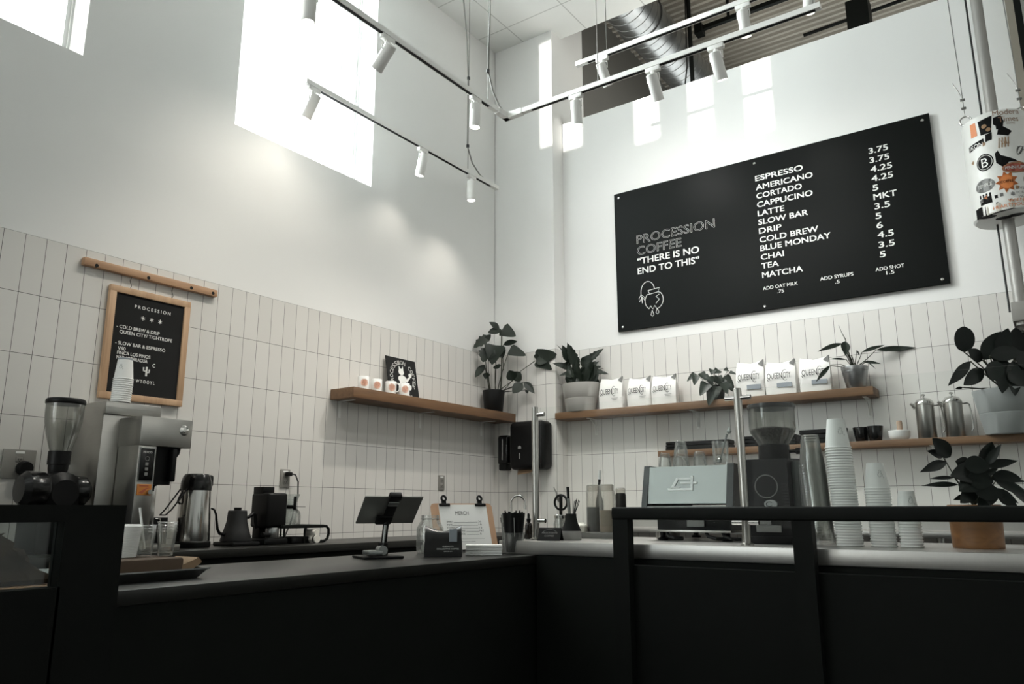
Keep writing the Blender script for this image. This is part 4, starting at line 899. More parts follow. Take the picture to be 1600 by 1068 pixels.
def squeeze(x, y, lab, fill, fm, h=.225):
    t = thing('squeeze_bottle', lab, 'bottle', (x, y, 1.007), group='squeeze bottles')
    MB().lathe([(0, 0), (.036, 0), (.0375, .004), (.0375, h-.035), (.034, h-.02), (.034, h-.004), (.030, h), (.004, h+.001), (0, h+.001)], 28).build('bottle', BOTTLE, t)
    MB().lathe([(0, .003), (.035, .003), (.0355, fill), (0, fill)], 28).build('liquid', fm, t)
    MB().lathe([(.035, h-.028), (.0355, h-.004), (.031, h+.002), (.031, h-.004)], 28).build('screw_lid', BOTTLE, t)
    return t
squeeze(2.240, -2.20, 'squeeze bottle half full of dark syrup, left of the two', .120, SYRUP)
squeeze(2.322, -2.22, 'squeeze bottle with pale amber syrup, right of the two', .105, AMBER)
t = thing('black_bottle', 'small black bottle with a pale cap behind the amber squeeze bottle', 'bottle', (2.33, -2.09, 0.9805))
MB().lathe([(0, 0), (.026, 0), (.027, .004), (.027, .205), (.022, .215), (0, .216)], 20).build('bottle', SYRUP, t); MB().lathe([(.023, .212), (.024, .235), (.020, .240), (0, .241)], 20).build('cap', BOTTLE, t)
t = thing('pour_spout_bottle', 'slim bottle neck with black and white spout rising behind the dark syrup bottle', 'bottle', (2.205, -2.08, 0.9805))
MB().lathe([(0, 0), (.02, 0), (.02, .17), (.008, .22), (.007, .245), (0, .245)], 16).build('bottle', SYRUP, t); MB().cyl((0, 0, .245), (.003, 0, .285), .007).build('black_neck', INK, t); MB().cyl((.003, 0, .285), (.006, 0, .33), .008, .006).build('white_tip', PAPER, t)
# planter
t = thing('potted_dracaena', 'dark glossy plant in a wooden planter at the right end of the steel bar', 'potted plant', (3.868, -2.36, 0.9805))
MB().lathe([(0, 0), (.079, 0), (.080, .002), (.081, .016), (.0805, .018), (.083, .11), (.085, .146), (.082, .149), (.078, .146), (.076, .12), (0, .12)], 36).build('planter', WALNUT, t)
MB().lathe([(0, .136), (.04, .142), (.078, .134)], 20).build('soil', SOIL, t)
P = Plant(t, 555, 640, 2.28/4.45/1000, .140)
for b, tp, w, sh, d in [((380,300),(240,175),110,'oval',.05),((340,300),(205,255),60,'lance',.04),((350,335),(135,392),70,'lance',.05),((590,365),(645,200),110,'oval',.05),((595,365),(680,215),60,'lance',.07),((610,365),(820,328),64,'lance',.04),((390,440),(188,448),30,'lance',.05),((400,490),(130,478),38,'lance',.06),
    ((560,400),(300,430),150,'oval',.08),((480,380),(360,330),110,'oval',.07),((520,440),(340,520),140,'oval',.09),((590,430),(660,380),50,'lance',.05),((620,440),(885,470),46,'lance',.03),((640,430),(800,440),90,'oval',.06),((700,460),(870,650),90,'oval',.07),((620,470),(780,560),70,'oval',.09),((560,480),(520,620),120,'oval',.1),((500,500),(350,600),110,'oval',.08),((590,520),(720,610),70,'lance',.09),((460,560),(320,590),40,'lance',.06),((560,560),(440,640),80,'oval',.1),((600,420),(570,300),80,'oval',.03),
    ((420,350),(560,380),130,'oval',.09),((420,450),(560,470),140,'oval',.1),((440,520),(600,560),120,'oval',.11),((610,560),(700,640),70,'lance',.1)]:
    P.leaf((*b, d), (*tp, d+.03), w, sh, (555, 630, 0) if random.random() < .6 else None, nrm=(.4+random.uniform(-.4, .4), -.7, .2), sr=.002, fold=random.uniform(.1, .3), droop=random.uniform(0, .1))
P.done(LEAF3)
# black equipment on the back counter at the right edge
t = thing('undercounter_machine', 'black machine with small chrome knobs on the back counter at the right edge', 'machine', (4.25, -.05, .9825))
MB().rbox(-.28, .30, -.17, .17, 0, .165, .01).build('body', PLASTIC, t); MB().lathe([(0, .02), (.015, .02), (.016, 0)], 14).build('knob', CHROME, t, (-.25, -.172, .10), (pi/2, 0, 0))
# ------------------------------------------------------------------ back counter, left
ZC = 0.9225
t = thing('coffee_grinder', 'black grinder with a tapered clear hopper at the left end of the back counter', 'grinder', (.30, -3.835, ZC))
MB().rbox(-.13, .10, -.10, .10, 0, .20, .02, 3).build('base', PLASTIC, t)
m = MB(); m.at((0, 0, .27), (0, pi/2, 0)); m.lathe([(0, -.10), (.07, -.10), (.095, -.07), (.10, 0), (.095, .07), (.06, .10), (0, .10)], 28); m.build('motor_housing', PLASTIC, t)
m = MB(); m.at((.03, -.115, .285), (pi/2, 0, 0)); m.lathe([(0, -.06), (.065, -.06), (.08, -.04), (.082, .03), (.06, .055), (0, .058)], 26); m.build('grinding_head', PLASTIC_G, t)
m = MB(); m.at((.03, .09, .28), (-pi/2, 0, 0)); m.lathe([(0, -.04), (.06, -.04), (.072, -.02), (.07, .02), (.05, .04), (0, .042)], 26); m.build('adjustment_dial', PLASTIC_G, t)
MB().lathe([(0, .345), (.036, .345), (.042, .38), (.043, .40), (.048, .402), (.048, .464), (.03, .466), (0, .466)], 28).build('hopper_collar', PLASTIC, t)
MB().lathe([(.043, .462), (.052, .49), (.068, .545), (.079, .60), (.082, .64), (.082, .684), (.0805, .684), (.0805, .64), (.0775, .60), (.0665, .545), (.0505, .49), (.042, .463)], 40).build('hopper', HOPPER, t)
MB().lathe([(0, .684), (.083, .684), (.086, .688), (.086, .702), (.080, .710), (0, .712)], 36).build('hopper_lid', PLASTIC, t)
# brewer: faces +x; local x = world y after turning, local -y = world +x
t = thing('coffee_brewer', 'tall stainless batch coffee brewer with a black control panel on the back counter', 'coffee brewer', (.30, -3.50, ZC), pi/2)
MB().rbox(-.172, .105, -.04, .26, 0, .720, .004).build('tower', STEEL, t)
m = MB().rbox(-.172, .115, -.055, -.036, .655, .718, .003); m.box(-.168, .11, -.057, -.05, .688, .690); m.build('top_cover', STEEL, t)
m = MB().rbox(-.085, .185, -.24, -.035, .498, .640, .003); m.build('brew_head', STEEL, t)
MB().rbox(-.085, .005, -.235, -.045, .05, .500, .003).build('control_column', STEEL, t)
MB().rbox(.006, .105, -.10, -.042, .03, .36, .003).build('splash_panel', CHROME, t)
MB().rbox(-.172, .16, -.26, .20, 0, .03, .004).build('base', STEEL, t)
MB().rbox(-.080, .0, -.2385, -.2355, .325, .490, .002, 1).build('panel_frame', SILVER, t)
MB().rbox(-.074, -.006, -.240, -.237, .332, .484, .004, 2).build('control_panel', PLASTIC_G, t)
m = MB(); add_text(m, 'FETCO', -.062, -.018, .462, .010, -.2406, .01); m.build('maker_lettering', CHALK, t, smooth=False)
m = MB()
for k in range(3): m.rbox(-.048, -.032, -.2415, -.2395, .355+.024*k, .370+.024*k, .001, 1)
m.tube([(-.04+.010*cos(a*pi/8), -.2405, .436+.010*sin(a*pi/8)) for a in range(16)], .001, 4, closed=True); m.build('buttons', GREYINK, t)
m = MB().rbox(-.076, -.004, -.2385, -.2355, .262, .315, .002, 1); m.build('orange_sticker', M('orange_sticker', (.55, .20, .035), .5), t)
m = MB().prism([(-.068, .275), (-.03, .298), (-.012, .298), (-.03, .29), (-.05, .27)], 1, -.2392, -.238); m.box(-.066, -.02, -.2392, -.238, .304, .309); m.build('sticker_print', RUST, t)
MB().cyl((-.018, -.238, .278), (-.018, -.255, .278), .011).build('tap_knob', CHROME, t)
MB().lathe([(0, .002), (.024, .0015), (.026, 0), (.026, -.002)], 28).build('round_badge', CHROME, t, (.140, -.2405, .585), (pi/2, 0, 0))
m = MB(); m.prism([(.01, .50), (.155, .50), (.150, .47), (.115, .42), (.112, .315), (.02, .315), (.012, .40)], 1, -.20, -.06); m.build('filter_basket', PLASTIC, t)
MB().rbox(.088, .112, -.245, -.19, .33, .49, .006).build('basket_handle', PLASTIC, t); MB().lathe([(0, 0), (.012, 0), (.014, .03), (0, .03)], 14).build('outlet_spout', PLASTIC, t, (.06, -.13, .285))
MB().rbox(.01, .07, -.115, -.100, .08, .23, .006).build('level_gauge', PLASTIC, t)
t = thing('caddy', 'small black metal caddy between the brewer and the airpot', 'caddy', (.22, -3.288, ZC))
MB().rbox(-.06, .06, -.042, .042, .0, .155, .004).build('box', PLASTIC, t); MB().tube([(.062, -.03, .15), (.07, -.01, .15), (.07, .0, .12), (.062, .01, .12)], .003, 6).build('clip', CHROME, t)
# airpot
t = thing('airpot', 'steel airpot with a black lid and carrying handle on the back counter', 'airpot', (.32, -3.125, ZC))
MB().lathe([(0, 0), (.090, 0), (.094, .006), (.094, .028), (.090, .032)], 36).build('base_ring', PLASTIC, t)
MB().lathe([(.089, .03), (.090, .04), (.078, .29), (.077, .30)], 36).build('body', CHROME, t)
m = MB().lathe([(.079, .296), (.080, .31), (.078, .34), (.070, .368), (.060, .382), (.03, .386), (0, .386)], 36); m.build('lid', PLASTIC_G, t)
m = MB().rbox(-.03, .03, .02, .088, .315, .380, .014, 3); m.build('pour_spout', PLASTIC_G, t)
m = MB()
for s in (-1, 1): m.tube([(s*.03, -.070, .305), (s*.032, -.105, .255), (s*.03, -.150, .195), (s*.026, -.178, .168)], .004, 6)
m.tube([(-.026, -.178, .168), (.026, -.178, .168)], .004, 6); m.tube([(0, -.07, .30), (0, -.092, .26), (0, -.10, .235), (0, -.085, .225)], .006, 6); m.build('handle', PLASTIC, t)
# electric kettle
t = thing('gooseneck_kettle', 'matte black gooseneck kettle on its base', 'kettle', (.33, -2.862, ZC))
MB().rbox(-.09, .10, -.085, .09, 0, .022, .008).build('heating_base', PLASTIC, t)
MB().lathe([(0, .023), (.083, .023), (.085, .03), (.068, .085), (.056, .13), (.052, .178), (.050, .190), (.0, .192)], 32).build('body', M('matte_black', (.010, .010, .010), .6), t)
MB().lathe([(0, .191), (.020, .191), (.021, .205), (.019, .207), (0, .207)], 20).build('lid_knob', PLASTIC, t)
MB().tube([(0, -.070, .06), (0, -.105, .068), (0, -.120, .09), (0, -.128, .13), (0, -.136, .170), (0, -.150, .195), (0, -.168, .202)], [.010, .009, .0075, .0065, .006, .0055, .005], 10).build('spout', PLASTIC, t)
MB().tube([(0, .05, .150), (0, .075, .153), (0, .10, .17), (0, .118, .165), (0, .120, .14), (0, .13, .09)], [.008, .009, .012, .012, .011, .008], 10).build('handle', PLASTIC, t)
# black home grinder
t = thing('coffee_grinder', 'boxy black home grinder between the kettle and the glass brewer', 'grinder', (.33, -2.665, ZC))
MB().rbox(-.095, .10, -.080, .085, .0, .035, .01).build('base', PLASTIC, t)
MB().rbox(-.08, .08, -.055, .085, .095, .290, .016, 3).build('body', PLASTIC, t)
MB().rbox(-.07, .02, -.050, .03, .285, .325, .004).build('hopper_lid', PLASTIC, t)
MB().rbox(-.07, -.01, -.04, .07, .03, .10, .004).build('column', PLASTIC, t)
MB().lathe([(0, 0), (.036, 0), (.038, .004), (.038, .055), (.036, .058), (.034, .055), (.034, .006), (0, .005)], 24).build('catch_cup', GALV, t, (.045, .01, .036))
MB().cyl((.09, -.04, .055), (.10, -.10, .06), .012).build('dial', PLASTIC, t)
# glass brewer on stand
t = thing('glass_coffee_brewer', 'glass pour-over carafe with a black collar on the black drip stand', 'coffee brewer', (.33, -2.50, ZC+.108))
MB().lathe([(0, .0), (.062, 0), (.066, .006), (.066, .05), (.060, .075), (.034, .100), (.032, .104), (.050, .16), (.056, .178), (.0545, .178), (.0485, .16), (.030, .104), (.032, .098), (.058, .074), (.0635, .05), (.0635, .008), (0, .004)], 32).build('glass_body', CLEAR, t)
MB().lathe([(.035, .092), (.037, .096), (.037, .110), (.035, .114), (.033, .112), (.033, .094)], 24).build('collar', PLASTIC, t)
MB().rbox(.036, .05, -.008, .008, .085, .165, .004).build('clip_handle', PLASTIC, t); MB().rbox(-.07, .07, -.045, .06, .102, .1045, .001, 1).build('metal_ring', INK, t)
t = thing('glass_jar', 'short wide glass server beside the pour-over carafe', 'jar', (.24, -2.445, ZC+.108))
MB().lathe([(0, 0), (.05, 0), (.056, .01), (.056, .13), (.05, .145), (.052, .15), (.049, .148), (.054, .128), (.054, .012), (0, .006)], 28).build('glass', CLEAR, t)
t = thing('drip_stand', 'low black metal stand with a bent tube frame on the back counter', 'stand', (.30, -2.42, ZC))
MB().rbox(-.13, .13, -.20, .105, .088, .107, .003).build('top', BLACKMET, t)
m = MB()
for x in (-.10, .11):
    m = MB().tube([(x, .10, .098), (x, .140, .096), (x, .158, .08), (x, .160, .05), (x, .150, .022), (x, .125, .008), (x, .08, .006)], .0085, 8)
    m.build('bent_frame', BLACKMET, t)
m = MB()
for x in (-.11, .11):
    for y in (-.18, -.03): MB().box(x-.004, x+.004, y, y+.008, 0, .09).build('leg', BLACKMET, t)
o = MB().rbox(-.09, .07, -.07, .07, 0, .038, .006).build('scale', PLASTIC, loc=(.33, -2.46, ZC)); tag(o, 'small black scale under the drip stand', 'scale')
t = thing('brush_roll', 'pale bundle with a metal band lying under the drip stand', 'bundle', (.40, -2.385, ZC+.024))
MB().cyl((-.05, -.0, 0), (.055, .0, 0), .023).cyl((-.05, 0, .036), (.05, 0, .036), .019).build('rolls', CREAM, t); MB().tube([(.035, 0, 0), (.045, 0, 0)], .0245, 16).build('metal_band', CHROME, t)

# faucet at the corner
t = thing('faucet', 'chrome gooseneck faucet in the corner behind the black straw cup', 'faucet', (.42, -.335, ZC))
MB().tube([(0, 0, 0), (0, 0, .25)]+[(.045-.045*cos(a), .035-.035*cos(a), .25+.055*sin(a)) for a in [radians(15*i) for i in range(1, 13)]]+[(.09, .07, .225)], .0105, 10).build('spout', CHROME, t)
MB().lathe([(0, 0), (.03, 0), (.03, .03), (.016, .05), (.0145, .06)], 20).build('base', CHROME, t); MB().cyl((.09, .07, .195), (.09, .07, .228), .0145).build('aerator', CHROME, t)
MB().tube([(-.02, -.03, .03), (-.05, -.06, .09), (-.055, -.065, .13)], [.011, .008, .01], 8).build('lever', CHROME, t)

# ------------------------------------------------------------------ left bar
t = thing('tablet_stand', 'folding tablet stand with a grey tablet tilted away on the bar', 'tablet stand', (1.80, -3.23, ZC))
m = MB().rbox(-.085, .085, -.085, .085, 0, .010, .004, 2); m.build('base', PLASTIC, t, rot=(0, 0, radians(-28)))
m = MB(); m.at((0, -.03, .022), (0, 0, radians(-28))); m.rbox(-.05, .045, -.030, .030, -.008, .008, .004); m.build('card_reader', SILVER, t)
m = MB().cyl((-.02, .03, .03), (.03, .0, .03), .019).build('lower_hinge', SILVER, t); MB().rbox(-.016, .016, .015, .045, .01, .06, .004).build('hinge_block', PLASTIC, t)
m = MB().tube([(.0, .03, .03), (.002, .035, .10), (.004, .045, .19)], [.013, .012, .014], 10); m.build('arm', PLASTIC, t)
MB().tube([(.012, .018, .06), (.014, .024, .13)], [.005, .006], 8).build('arm_slot', SILVER, t)
MB().tube([(.004+.025*cos(a), .045+.012*cos(a), .195+.025*sin(a)) for a in [radians(20*i) for i in range(18)]], .008, 8, closed=True).build('upper_hinge', SILVER, t)
q = thing('tablet', 'grey tablet held tilted in the folding stand, its back to the picture', 'tablet', (1.835, -3.205, 1.112), rot=(radians(50), 0, radians(62)))
MB().rbox(-.125, .125, .0, .0075, -.084, .084, .0035, 2).build('back_shell', M('tablet_grey', (.22, .22, .205), .4, .4), q)
MB().box(-.120, .120, .0074, .0082, -.079, .079).build('screen', INK, q)
m = MB().rbox(-.022, .022, -.012, .0, -.06, .085, .006).rbox(-.026, .026, -.014, .012, .075, .104, .005).rbox(-.05, .02, -.02, -.002, -.07, -.02, .008); m.build('clamp', PLASTIC, t, q.location-t.location, q.rotation_euler)
m = MB().rbox(-.024, .020, -.018, -.012, .045, .07, .003); m.build('clamp_plate', SILVER, t, q.location-t.location, q.rotation_euler)
t = thing('mason_jar', 'large clear glass jar behind the black coffee bag', 'jar', (1.74, -2.84, ZC))
MB().lathe([(0, 0), (.055, 0), (.060, .006), (.062, .04), (.062, .110), (.048, .135), (.041, .145), (.041, .168), (.039, .168), (.039, .146), (.046, .133), (.0595, .109), (.0595, .04), (.057, .01), (0, .008)], 32).build('jar', CLEAR, t)
m = MB()
for k in range(26): 
    a = random.uniform(0, 6.28); r = random.uniform(.0, .05); z = random.uniform(.01, .10); m.at((r*cos(a), r*sin(a), z), (random.random()*3, random.random()*3, 0)).rbox(-.018, .018, -.012, .012, -.001, .001, .0005, 1)
m.build('folded_notes', M('folded_notes', (.30, .29, .26), .7), t)
MB().tube([(.042*cos(a*pi/10), .042*sin(a*pi/10), .152) for a in range(20)], .0022, 5, closed=True).build('wire_bail', WIRE, t)
# black coffee bag
t = thing('black_coffee_bag', 'small black foil coffee bag with white print standing on the bar', 'coffee bag', (1.965, -3.01, ZC), radians(38))
nx, nz = 12, 10; vs = []; fs = []; w, h, dp = .160, .115, .075
for sgn in (-1, 1):
    for j in range(nz+1):
        v = j/nz
        for i in range(nx+1):
            u = i/nx*2-1; d = dp/2*(1-max(0, (v-.75)/.25)**2*.75)*(1-.15*abs(u)**4)
            vs.append((w/2*u*(1-.05*v)+random.uniform(-.001, .001), sgn*d+random.uniform(-.002, .002)*v, h*v+(.012*u*u if j == nz else 0)-(.012*(j == nz)*(1-abs(u)))))
K = (nx+1)*(nz+1)
for s in (0, 1):
    for j in range(nz):
        for i in range(nx): a = s*K+j*(nx+1)+i; fs.append((a, a+1, a+nx+2, a+nx+1))
for j in range(nz):
    for i in (0, nx): a = j*(nx+1)+i; fs.append((a, a+nx+1, a+nx+1+K, a+K))
for i in range(nx):
    for j in (0, nz): a = j*(nx+1)+i; fs.append((a, a+1, a+1+K, a+K))
MB().add(vs, fs).build('bag', M('black_foil', (.010, .010, .010), .28, var=.1), t, ang=60)
MB().rbox(.025, .058, -.0405, -.036, .062, .113, .001, 1).build('pale_label', BLUEGREY, t)
m = MB(); add_text(m, 'QUEEN CITY', -.002, .044, .040, .006, -.0400); add_text(m, 'COLLECTIVE COFFEE', -.026, .066, .030, .006, -.0400); add_text(m, 'DENVER, CO', .004, .038, .021, .004, -.0400); m.build('white_print', CHALK, t, smooth=False)
# clipboard
CR = radians(30)
t = thing('clipboard', 'wooden clipboard with the MERCH price sheet held by two black clips', 'clipboard', (1.815, -2.655, ZC+.004), rot=(radians(-24), 0, radians(60)))
MB().prism([(-.158, 0), (.158, 0), (.158, .222), (.152, .234), (.140, .238), (-.140, .238), (-.152, .234), (-.158, .222)], 1, -.002, .003).build('board', CLIPW, t)
MB().box(-.118, .128, -.0034, -.0022, -.0, .232).build('price_sheet', PAPER, t)
m = MB(); Y = -.0038
add_text(m, 'MERCH', -.038, .030, .178, .020, Y, .0)
for k, (a, b) in enumerate((('SHIRT', '20'), ('TOTE', '10'), ('COFFEE MUG', '15'), ('BAG OF COFFEE', 'MKT'), ('ENAMEL PENCIL', '5'))):
    z = .140-.0155*k; add_text(m, a, -.088, -.088+.0068*len(a), z, .009, Y); add_text(m, b, .074, .074+.0075*len(b), z, .009, Y)
    m.box(-.088+.0072*len(a), .070, Y-.0002, Y, z, z+.0012)
m.box(-.088, .095, Y-.0002, Y, .058, .0588); add_text(m, 'PROCESSION COFFEE', -.025, .045, .042, .004, Y)
m.build('merch_lettering', INK, t, smooth=False)
for x in (-.088, .098):
    c = MB(); c.rbox(x-.028, x+.028, -.010, .008, .222, .236, .003); c = c.build('bulldog_clip', INK, t)
    MB().tube([(x+.011*cos(a*pi/8), -.006, .262+.013*sin(a*pi/8)) for a in range(16)], .0055, 6, closed=True).rbox(x-.014, x+.010, -.008, -.004, .234, .256, .002, 1).build('clip_ring', INK, c)
MB().box(-.14, .14, -.05, .04, -.0, .006).build('easel_foot', INK, t, rot=(radians(24), 0, 0))
# cards
for k in range(4):
    o = MB().rbox(-.078, .078, -.042, .042, 0, .0105, .001, 1).build('card_pack', PAPER, loc=(2.045+.0015*k, -2.835-.001*k, ZC+.0005+.0112*k), rot=(0, 0, radians(37+(-1)**k)))
    tag(o, ['white pack of cards at the bottom of the white stack', 'white pack of cards second from the bottom of the white stack', 'white pack of cards third from the bottom of the white stack', 'white pack of cards on top of the white stack'][k], 'cards', 'white card packs beside the clipboard')
# straw cup
t = thing('straw_tumbler', 'clear tumbler on the bar holding the black cup of straws', 'glass', (2.085, -2.665, ZC))
MB().lathe([(0, 0), (.038, 0), (.040, .003), (.049, .092), (.0475, .092), (.0385, .006), (0, .006)], 28).build('tumbler', CLEAR, t)
o = MB().lathe([(0, 0), (.034, 0), (.035, .004), (.0525, .170), (.0505, .170), (.033, .008), (0, .008)], 28).build('black_cup', PLASTIC, loc=(2.085, -2.665, ZC+.008)); tag(o, 'tall black cup of straws standing in the clear tumbler', 'cup')
for k in range(9):
    a = k*.7; o = MB().cyl((.012*cos(a), .012*sin(a), 0), (.040*cos(a), .040*sin(a), .162+.004*(k % 3)), .0035, n=8).build('straw', INK, loc=(2.085, -2.665, ZC+.018)); tag(o, 'black straw in the tall black cup', 'straw', 'black straws in the cup')
for k, (a0, a1) in enumerate((((-.036, -.03, .02), (-.052, -.02, .13)), ((-.01, -.050, .006), (-.036, -.045, .165)), ((.03, -.035, .07), (.032, -.042, .15)))):
    o = MB().cyl(a0, a1, .0022, n=6).build('stirrer', GREYINK, loc=(2.085, -2.665, ZC+.006)); tag(o, ['thin grey stirrer leaning at the left of the black straw cup', 'thin grey stirrer leaning across the front of the black straw cup', 'thin grey stirrer at the right of the black straw cup'][k], 'stirrer', 'stirrers in the tumbler')

# tray of lids and napkins
t = thing('serving_tray', 'thin metal sheet tray at the left end of the bar', 'tray', (1.93, -4.335, ZC))
L0, L1, W0, W1 = -.26, .145, -.20, .13
pr = []
m = MB()
def ring(x0, x1, y0, y1, z): return [(x0, y0, z), (x1, y0, z), (x1, y1, z), (x0, y1, z)]
vs = ring(W0+.02, W1-.02, L0+.02, L1-.02, .002)+ring(W0, W1, L0, L1, .028)+ring(W0-.006, W1+.006, L0-.006, L1+.006, .029)+ring(W0-.006, W1+.006, L0-.006, L1+.006, .025)+ring(W0-.001, W1+.001, L0-.001, L1+.001, .024)+ring(W0+.019, W1-.019, L0+.019, L1-.019, 0)
fs = [(0, 1, 2, 3)]
for r in range(5):
    for i in range(4): fs.append((r*4+i, r*4+(i+1) % 4, r*4+4+(i+1) % 4, r*4+4+i))
fs.append((23, 22, 21, 20)); m.add(vs, fs).build('tray', GALV, t, smooth=False)
o = MB().rbox(-.10, .085, -.20, .095, 0, .055, .008, 2).build('brown_board_box', CARD, loc=(1.92, -4.325, ZC+.003)); tag(o, 'low brown cardboard box on the metal tray', 'box')
for k in range(5):
    a = .25+.10*k; o = MB().prism([(-.045, 0), (.0, .0), (.05, .035), (.035, .048), (-.01, .03)], 0, -.05, .05).build('paper_sleeve', KRAFT, loc=(1.955-.016*k, -4.222+.010*k, ZC+.004), rot=(0, 0, radians(4*k-8)))
    tag(o, 'brown kraft cup sleeve fanned at the end of the metal tray', 'cup sleeve', 'kraft cup sleeves on the tray')
# stacks on the box: lids and clear cups
def lid(): return MB().lathe([(.033, .0), (.036, .001), (.036, .004), (.033, .0055), (.030, .009), (.028, .0095), (0, .0085)], 24)
first = None
for k in range(20):
    if k == 0: first = lid().build('cup_lid', PAPER); o = first
    else: o = dup(first, (0, 0, 0))
    tag(o, 'white plastic lid in the lid stack on the brown box', 'lid', 'white lids on the tray'); o.location = (1.885, -4.352+.0006*k, ZC+.059+.0044*k)
def open_cup():
    return MB().lathe([(0, 0), (.020, 0), (.021, .002), (.0275, .070), (.029, .071), (.0295, .073), (.028, .0735)], 24)
first = None
for k, (x, y, z, lab) in enumerate([(1.89, -4.290, 0, 'clear plastic cup in the left clear stack on the brown box'), (1.89, -4.290, .009, ''), (1.89, -4.290, .018, ''), (1.905, -4.232, 0, 'clear plastic cup in the right clear stack on the brown box'), (1.905, -4.232, .009, ''), (1.905, -4.232, .018, ''), (1.905, -4.232, .027, '')]):
    if k == 0: first = open_cup().build('plastic_cup', CLEARCUP); o = first
    else: o = dup(first, (0, 0, 0))
    tag(o, 'clear plastic cup nested in the left clear stack on the brown box' if k < 3 else 'clear plastic cup nested in the right clear stack on the brown box', 'cup', 'clear cups on the tray, left' if k < 3 else 'clear cups on the tray, right'); o.location = (x, y, ZC+.059+z)
o = MB().cyl((0, 0, 0), (-.012, -.02, .12), .0035, n=8).build('straw', PAPER, loc=(1.89, -4.290, ZC+.080)); tag(o, 'single white straw sticking out of the clear cups on the tray', 'straw')
# paper bag in the case
b = bmesh.new(); bmesh.ops.create_cube(b, size=1); bmesh.ops.subdivide_edges(b, edges=b.edges, cuts=9, use_grid_fill=True)
for v in b.verts:
    x, y, z = v.co; zz = z+.5; tp = max(0, zz-.25)/.75; f = 1-.85*tp; g = 1-.82*tp
    n1 = .008*sin(y*23+z*9)+.006*sin(x*31+z*17)+.004*sin(y*41+x*13)
    v.co = Vector((x*.15*f+n1*.6+.01*sin(z*12), y*.17*g+n1, zz*.100+.012*sin(y*9)*tp+n1*.4*zz))
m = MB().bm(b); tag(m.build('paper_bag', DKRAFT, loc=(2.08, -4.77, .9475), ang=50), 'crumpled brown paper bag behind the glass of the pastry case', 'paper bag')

# ------------------------------------------------------------------ sticker-covered drum on the pipe at the right edge
t = thing('wall_pipe', 'vertical grey pipe in front of the right wall running through the sticker drum', 'pipe', (4.053, -.10, 0))
MB().cyl((0, 0, 2.2), (0, 0, 5.6), .034, n=20).build('pipe', PIPE, t); MB().rbox(-.05, .12, -.05, .27, 2.22, 2.34, .006).build('junction_box', OUTLET, t); MB().cyl((-.060, .05, 2.3), (-.060, .05, 5.6), .006).build('thin_conduit', CORD, t)
o = thing('door_post', 'dark steel post with a pale edge at the top right corner', 'post', (4.21, 0, 1.563)); MB().box(0, .045, .095, .17, 0, 4.03).build('pale_edge', M('tan_trim', (.30, .27, .22), .6), o); MB().box(.0452, .085, .095, .17, 0, 4.03).build('dark_channel', BLACKMET, o); MB().box(.0852, .25, .095, .17, 0, 4.03).build('pale_panel', PIPE, o)
DR, DX, DY, DZ = .186, 4.055, -.10, 2.872
t = thing('sticker_drum', 'white drum covered in stickers hung round the pipe at the right edge', 'drum', (DX, DY, DZ))
H = .665
MB().lathe([(.036, 0), (DR-.012, 0), (DR, .012), (DR, H-.012), (DR-.012, H), (.036, H), (.036, 0)], 64).build('drum', M('white_plastic_drum', (.66, .66, .63), .4), t)
RZ = radians(-8)
def st(nm, mat, fn, eps=.0012):
    m = MB(); fn(m)
    # subdivide big faces so they follow the curve
    me = bpy.data.meshes.new('t'); me.from_pydata([tuple(v) for v in m.v], [], m.f); b = bmesh.new(); b.from_mesh(me)
    bmesh.ops.triangulate(b, faces=list(b.faces)); 
    for _ in range(2):
        es = [e for e in b.edges if e.calc_length() > .03]
        if es: bmesh.ops.subdivide_edges(b, edges=es, cuts=1)
    bmesh.ops.triangulate(b, faces=list(b.faces))
    m2 = MB().bm(b); bpy.data.meshes.remove(me)
    for v in m2.v: v.y = eps; v.x *= .82; v.z *= H/.70
    m2.wrap(DR).build(nm, mat, t, rot=(0, 0, RZ+radians(3)), smooth=False)
def ell(cx, cz, a, b_, n=22): return [(cx+a*cos(2*pi*i/n), cz+b_*sin(2*pi*i/n)) for i in range(n)]
def poly(p): return lambda m: m.prism(p, 1, -.001, .001)
def star(cx, cz, R1, R2, n=9): return [(cx+(R1 if i % 2 else R2)*cos(pi*i/n), cz+(R1 if i % 2 else R2)*sin(pi*i/n)) for i in range(2*n)]
def txt(s, x0, x1, z, cap): return lambda m: add_text(m, s, x0, x1, z, cap, 0, .01)
OR2 = M('orange_sticker_print', (.60, .19, .05), .5); BRN = M('brown_sticker_print', (.22, .12, .07), .5)
RED = M('dull_red_sticker', (.33, .07, .04), .5); TAN = M('tan_sticker_print', (.48, .30, .16), .5)
sx = -.02
st('script_sticker', BRN, lambda m: (add_text(m, 'Modern', .02, .20, .655, .04), add_text(m, 'Times', .05, .19, .605, .04), add_text(m, 'COFFEE', .10, .16, .585, .012)))
st('orange_cup_sticker', OR2, poly([(-.155, .56), (-.10, .56), (-.105, .655), (-.15, .655)])); st('cup_sticker', INK, poly([(-.075, .55), (-.005, .55), (.015, .665), (-.085, .65)])); st('cup_print', TAN, lambda m: (m.prism(ell(-.045, .605, .018, .014), 1, -.001, .001), m.prism(ell(-.02, .575, .016, .014), 1, -.001, .001)), .002)
st('portrait_sticker', INK, poly([(.02, .645), (.07, .655), (.085, .61), (.075, .575), (.13, .535), (.10, .505), (.03, .525), (.045, .57), (.015, .6)]))
st('block_sticker', INK, lambda m: (m.prism([(-.19, .47), (-.06, .49), (-.06, .525), (-.19, .51)], 1, -.001, .001), m.prism([(-.05, .495), (-.005, .50), (-.0, .55), (-.045, .545)], 1, -.001, .001)))
st('block_lettering', CHALK, txt('IKON', -.18, -.07, .480, .028), .002)
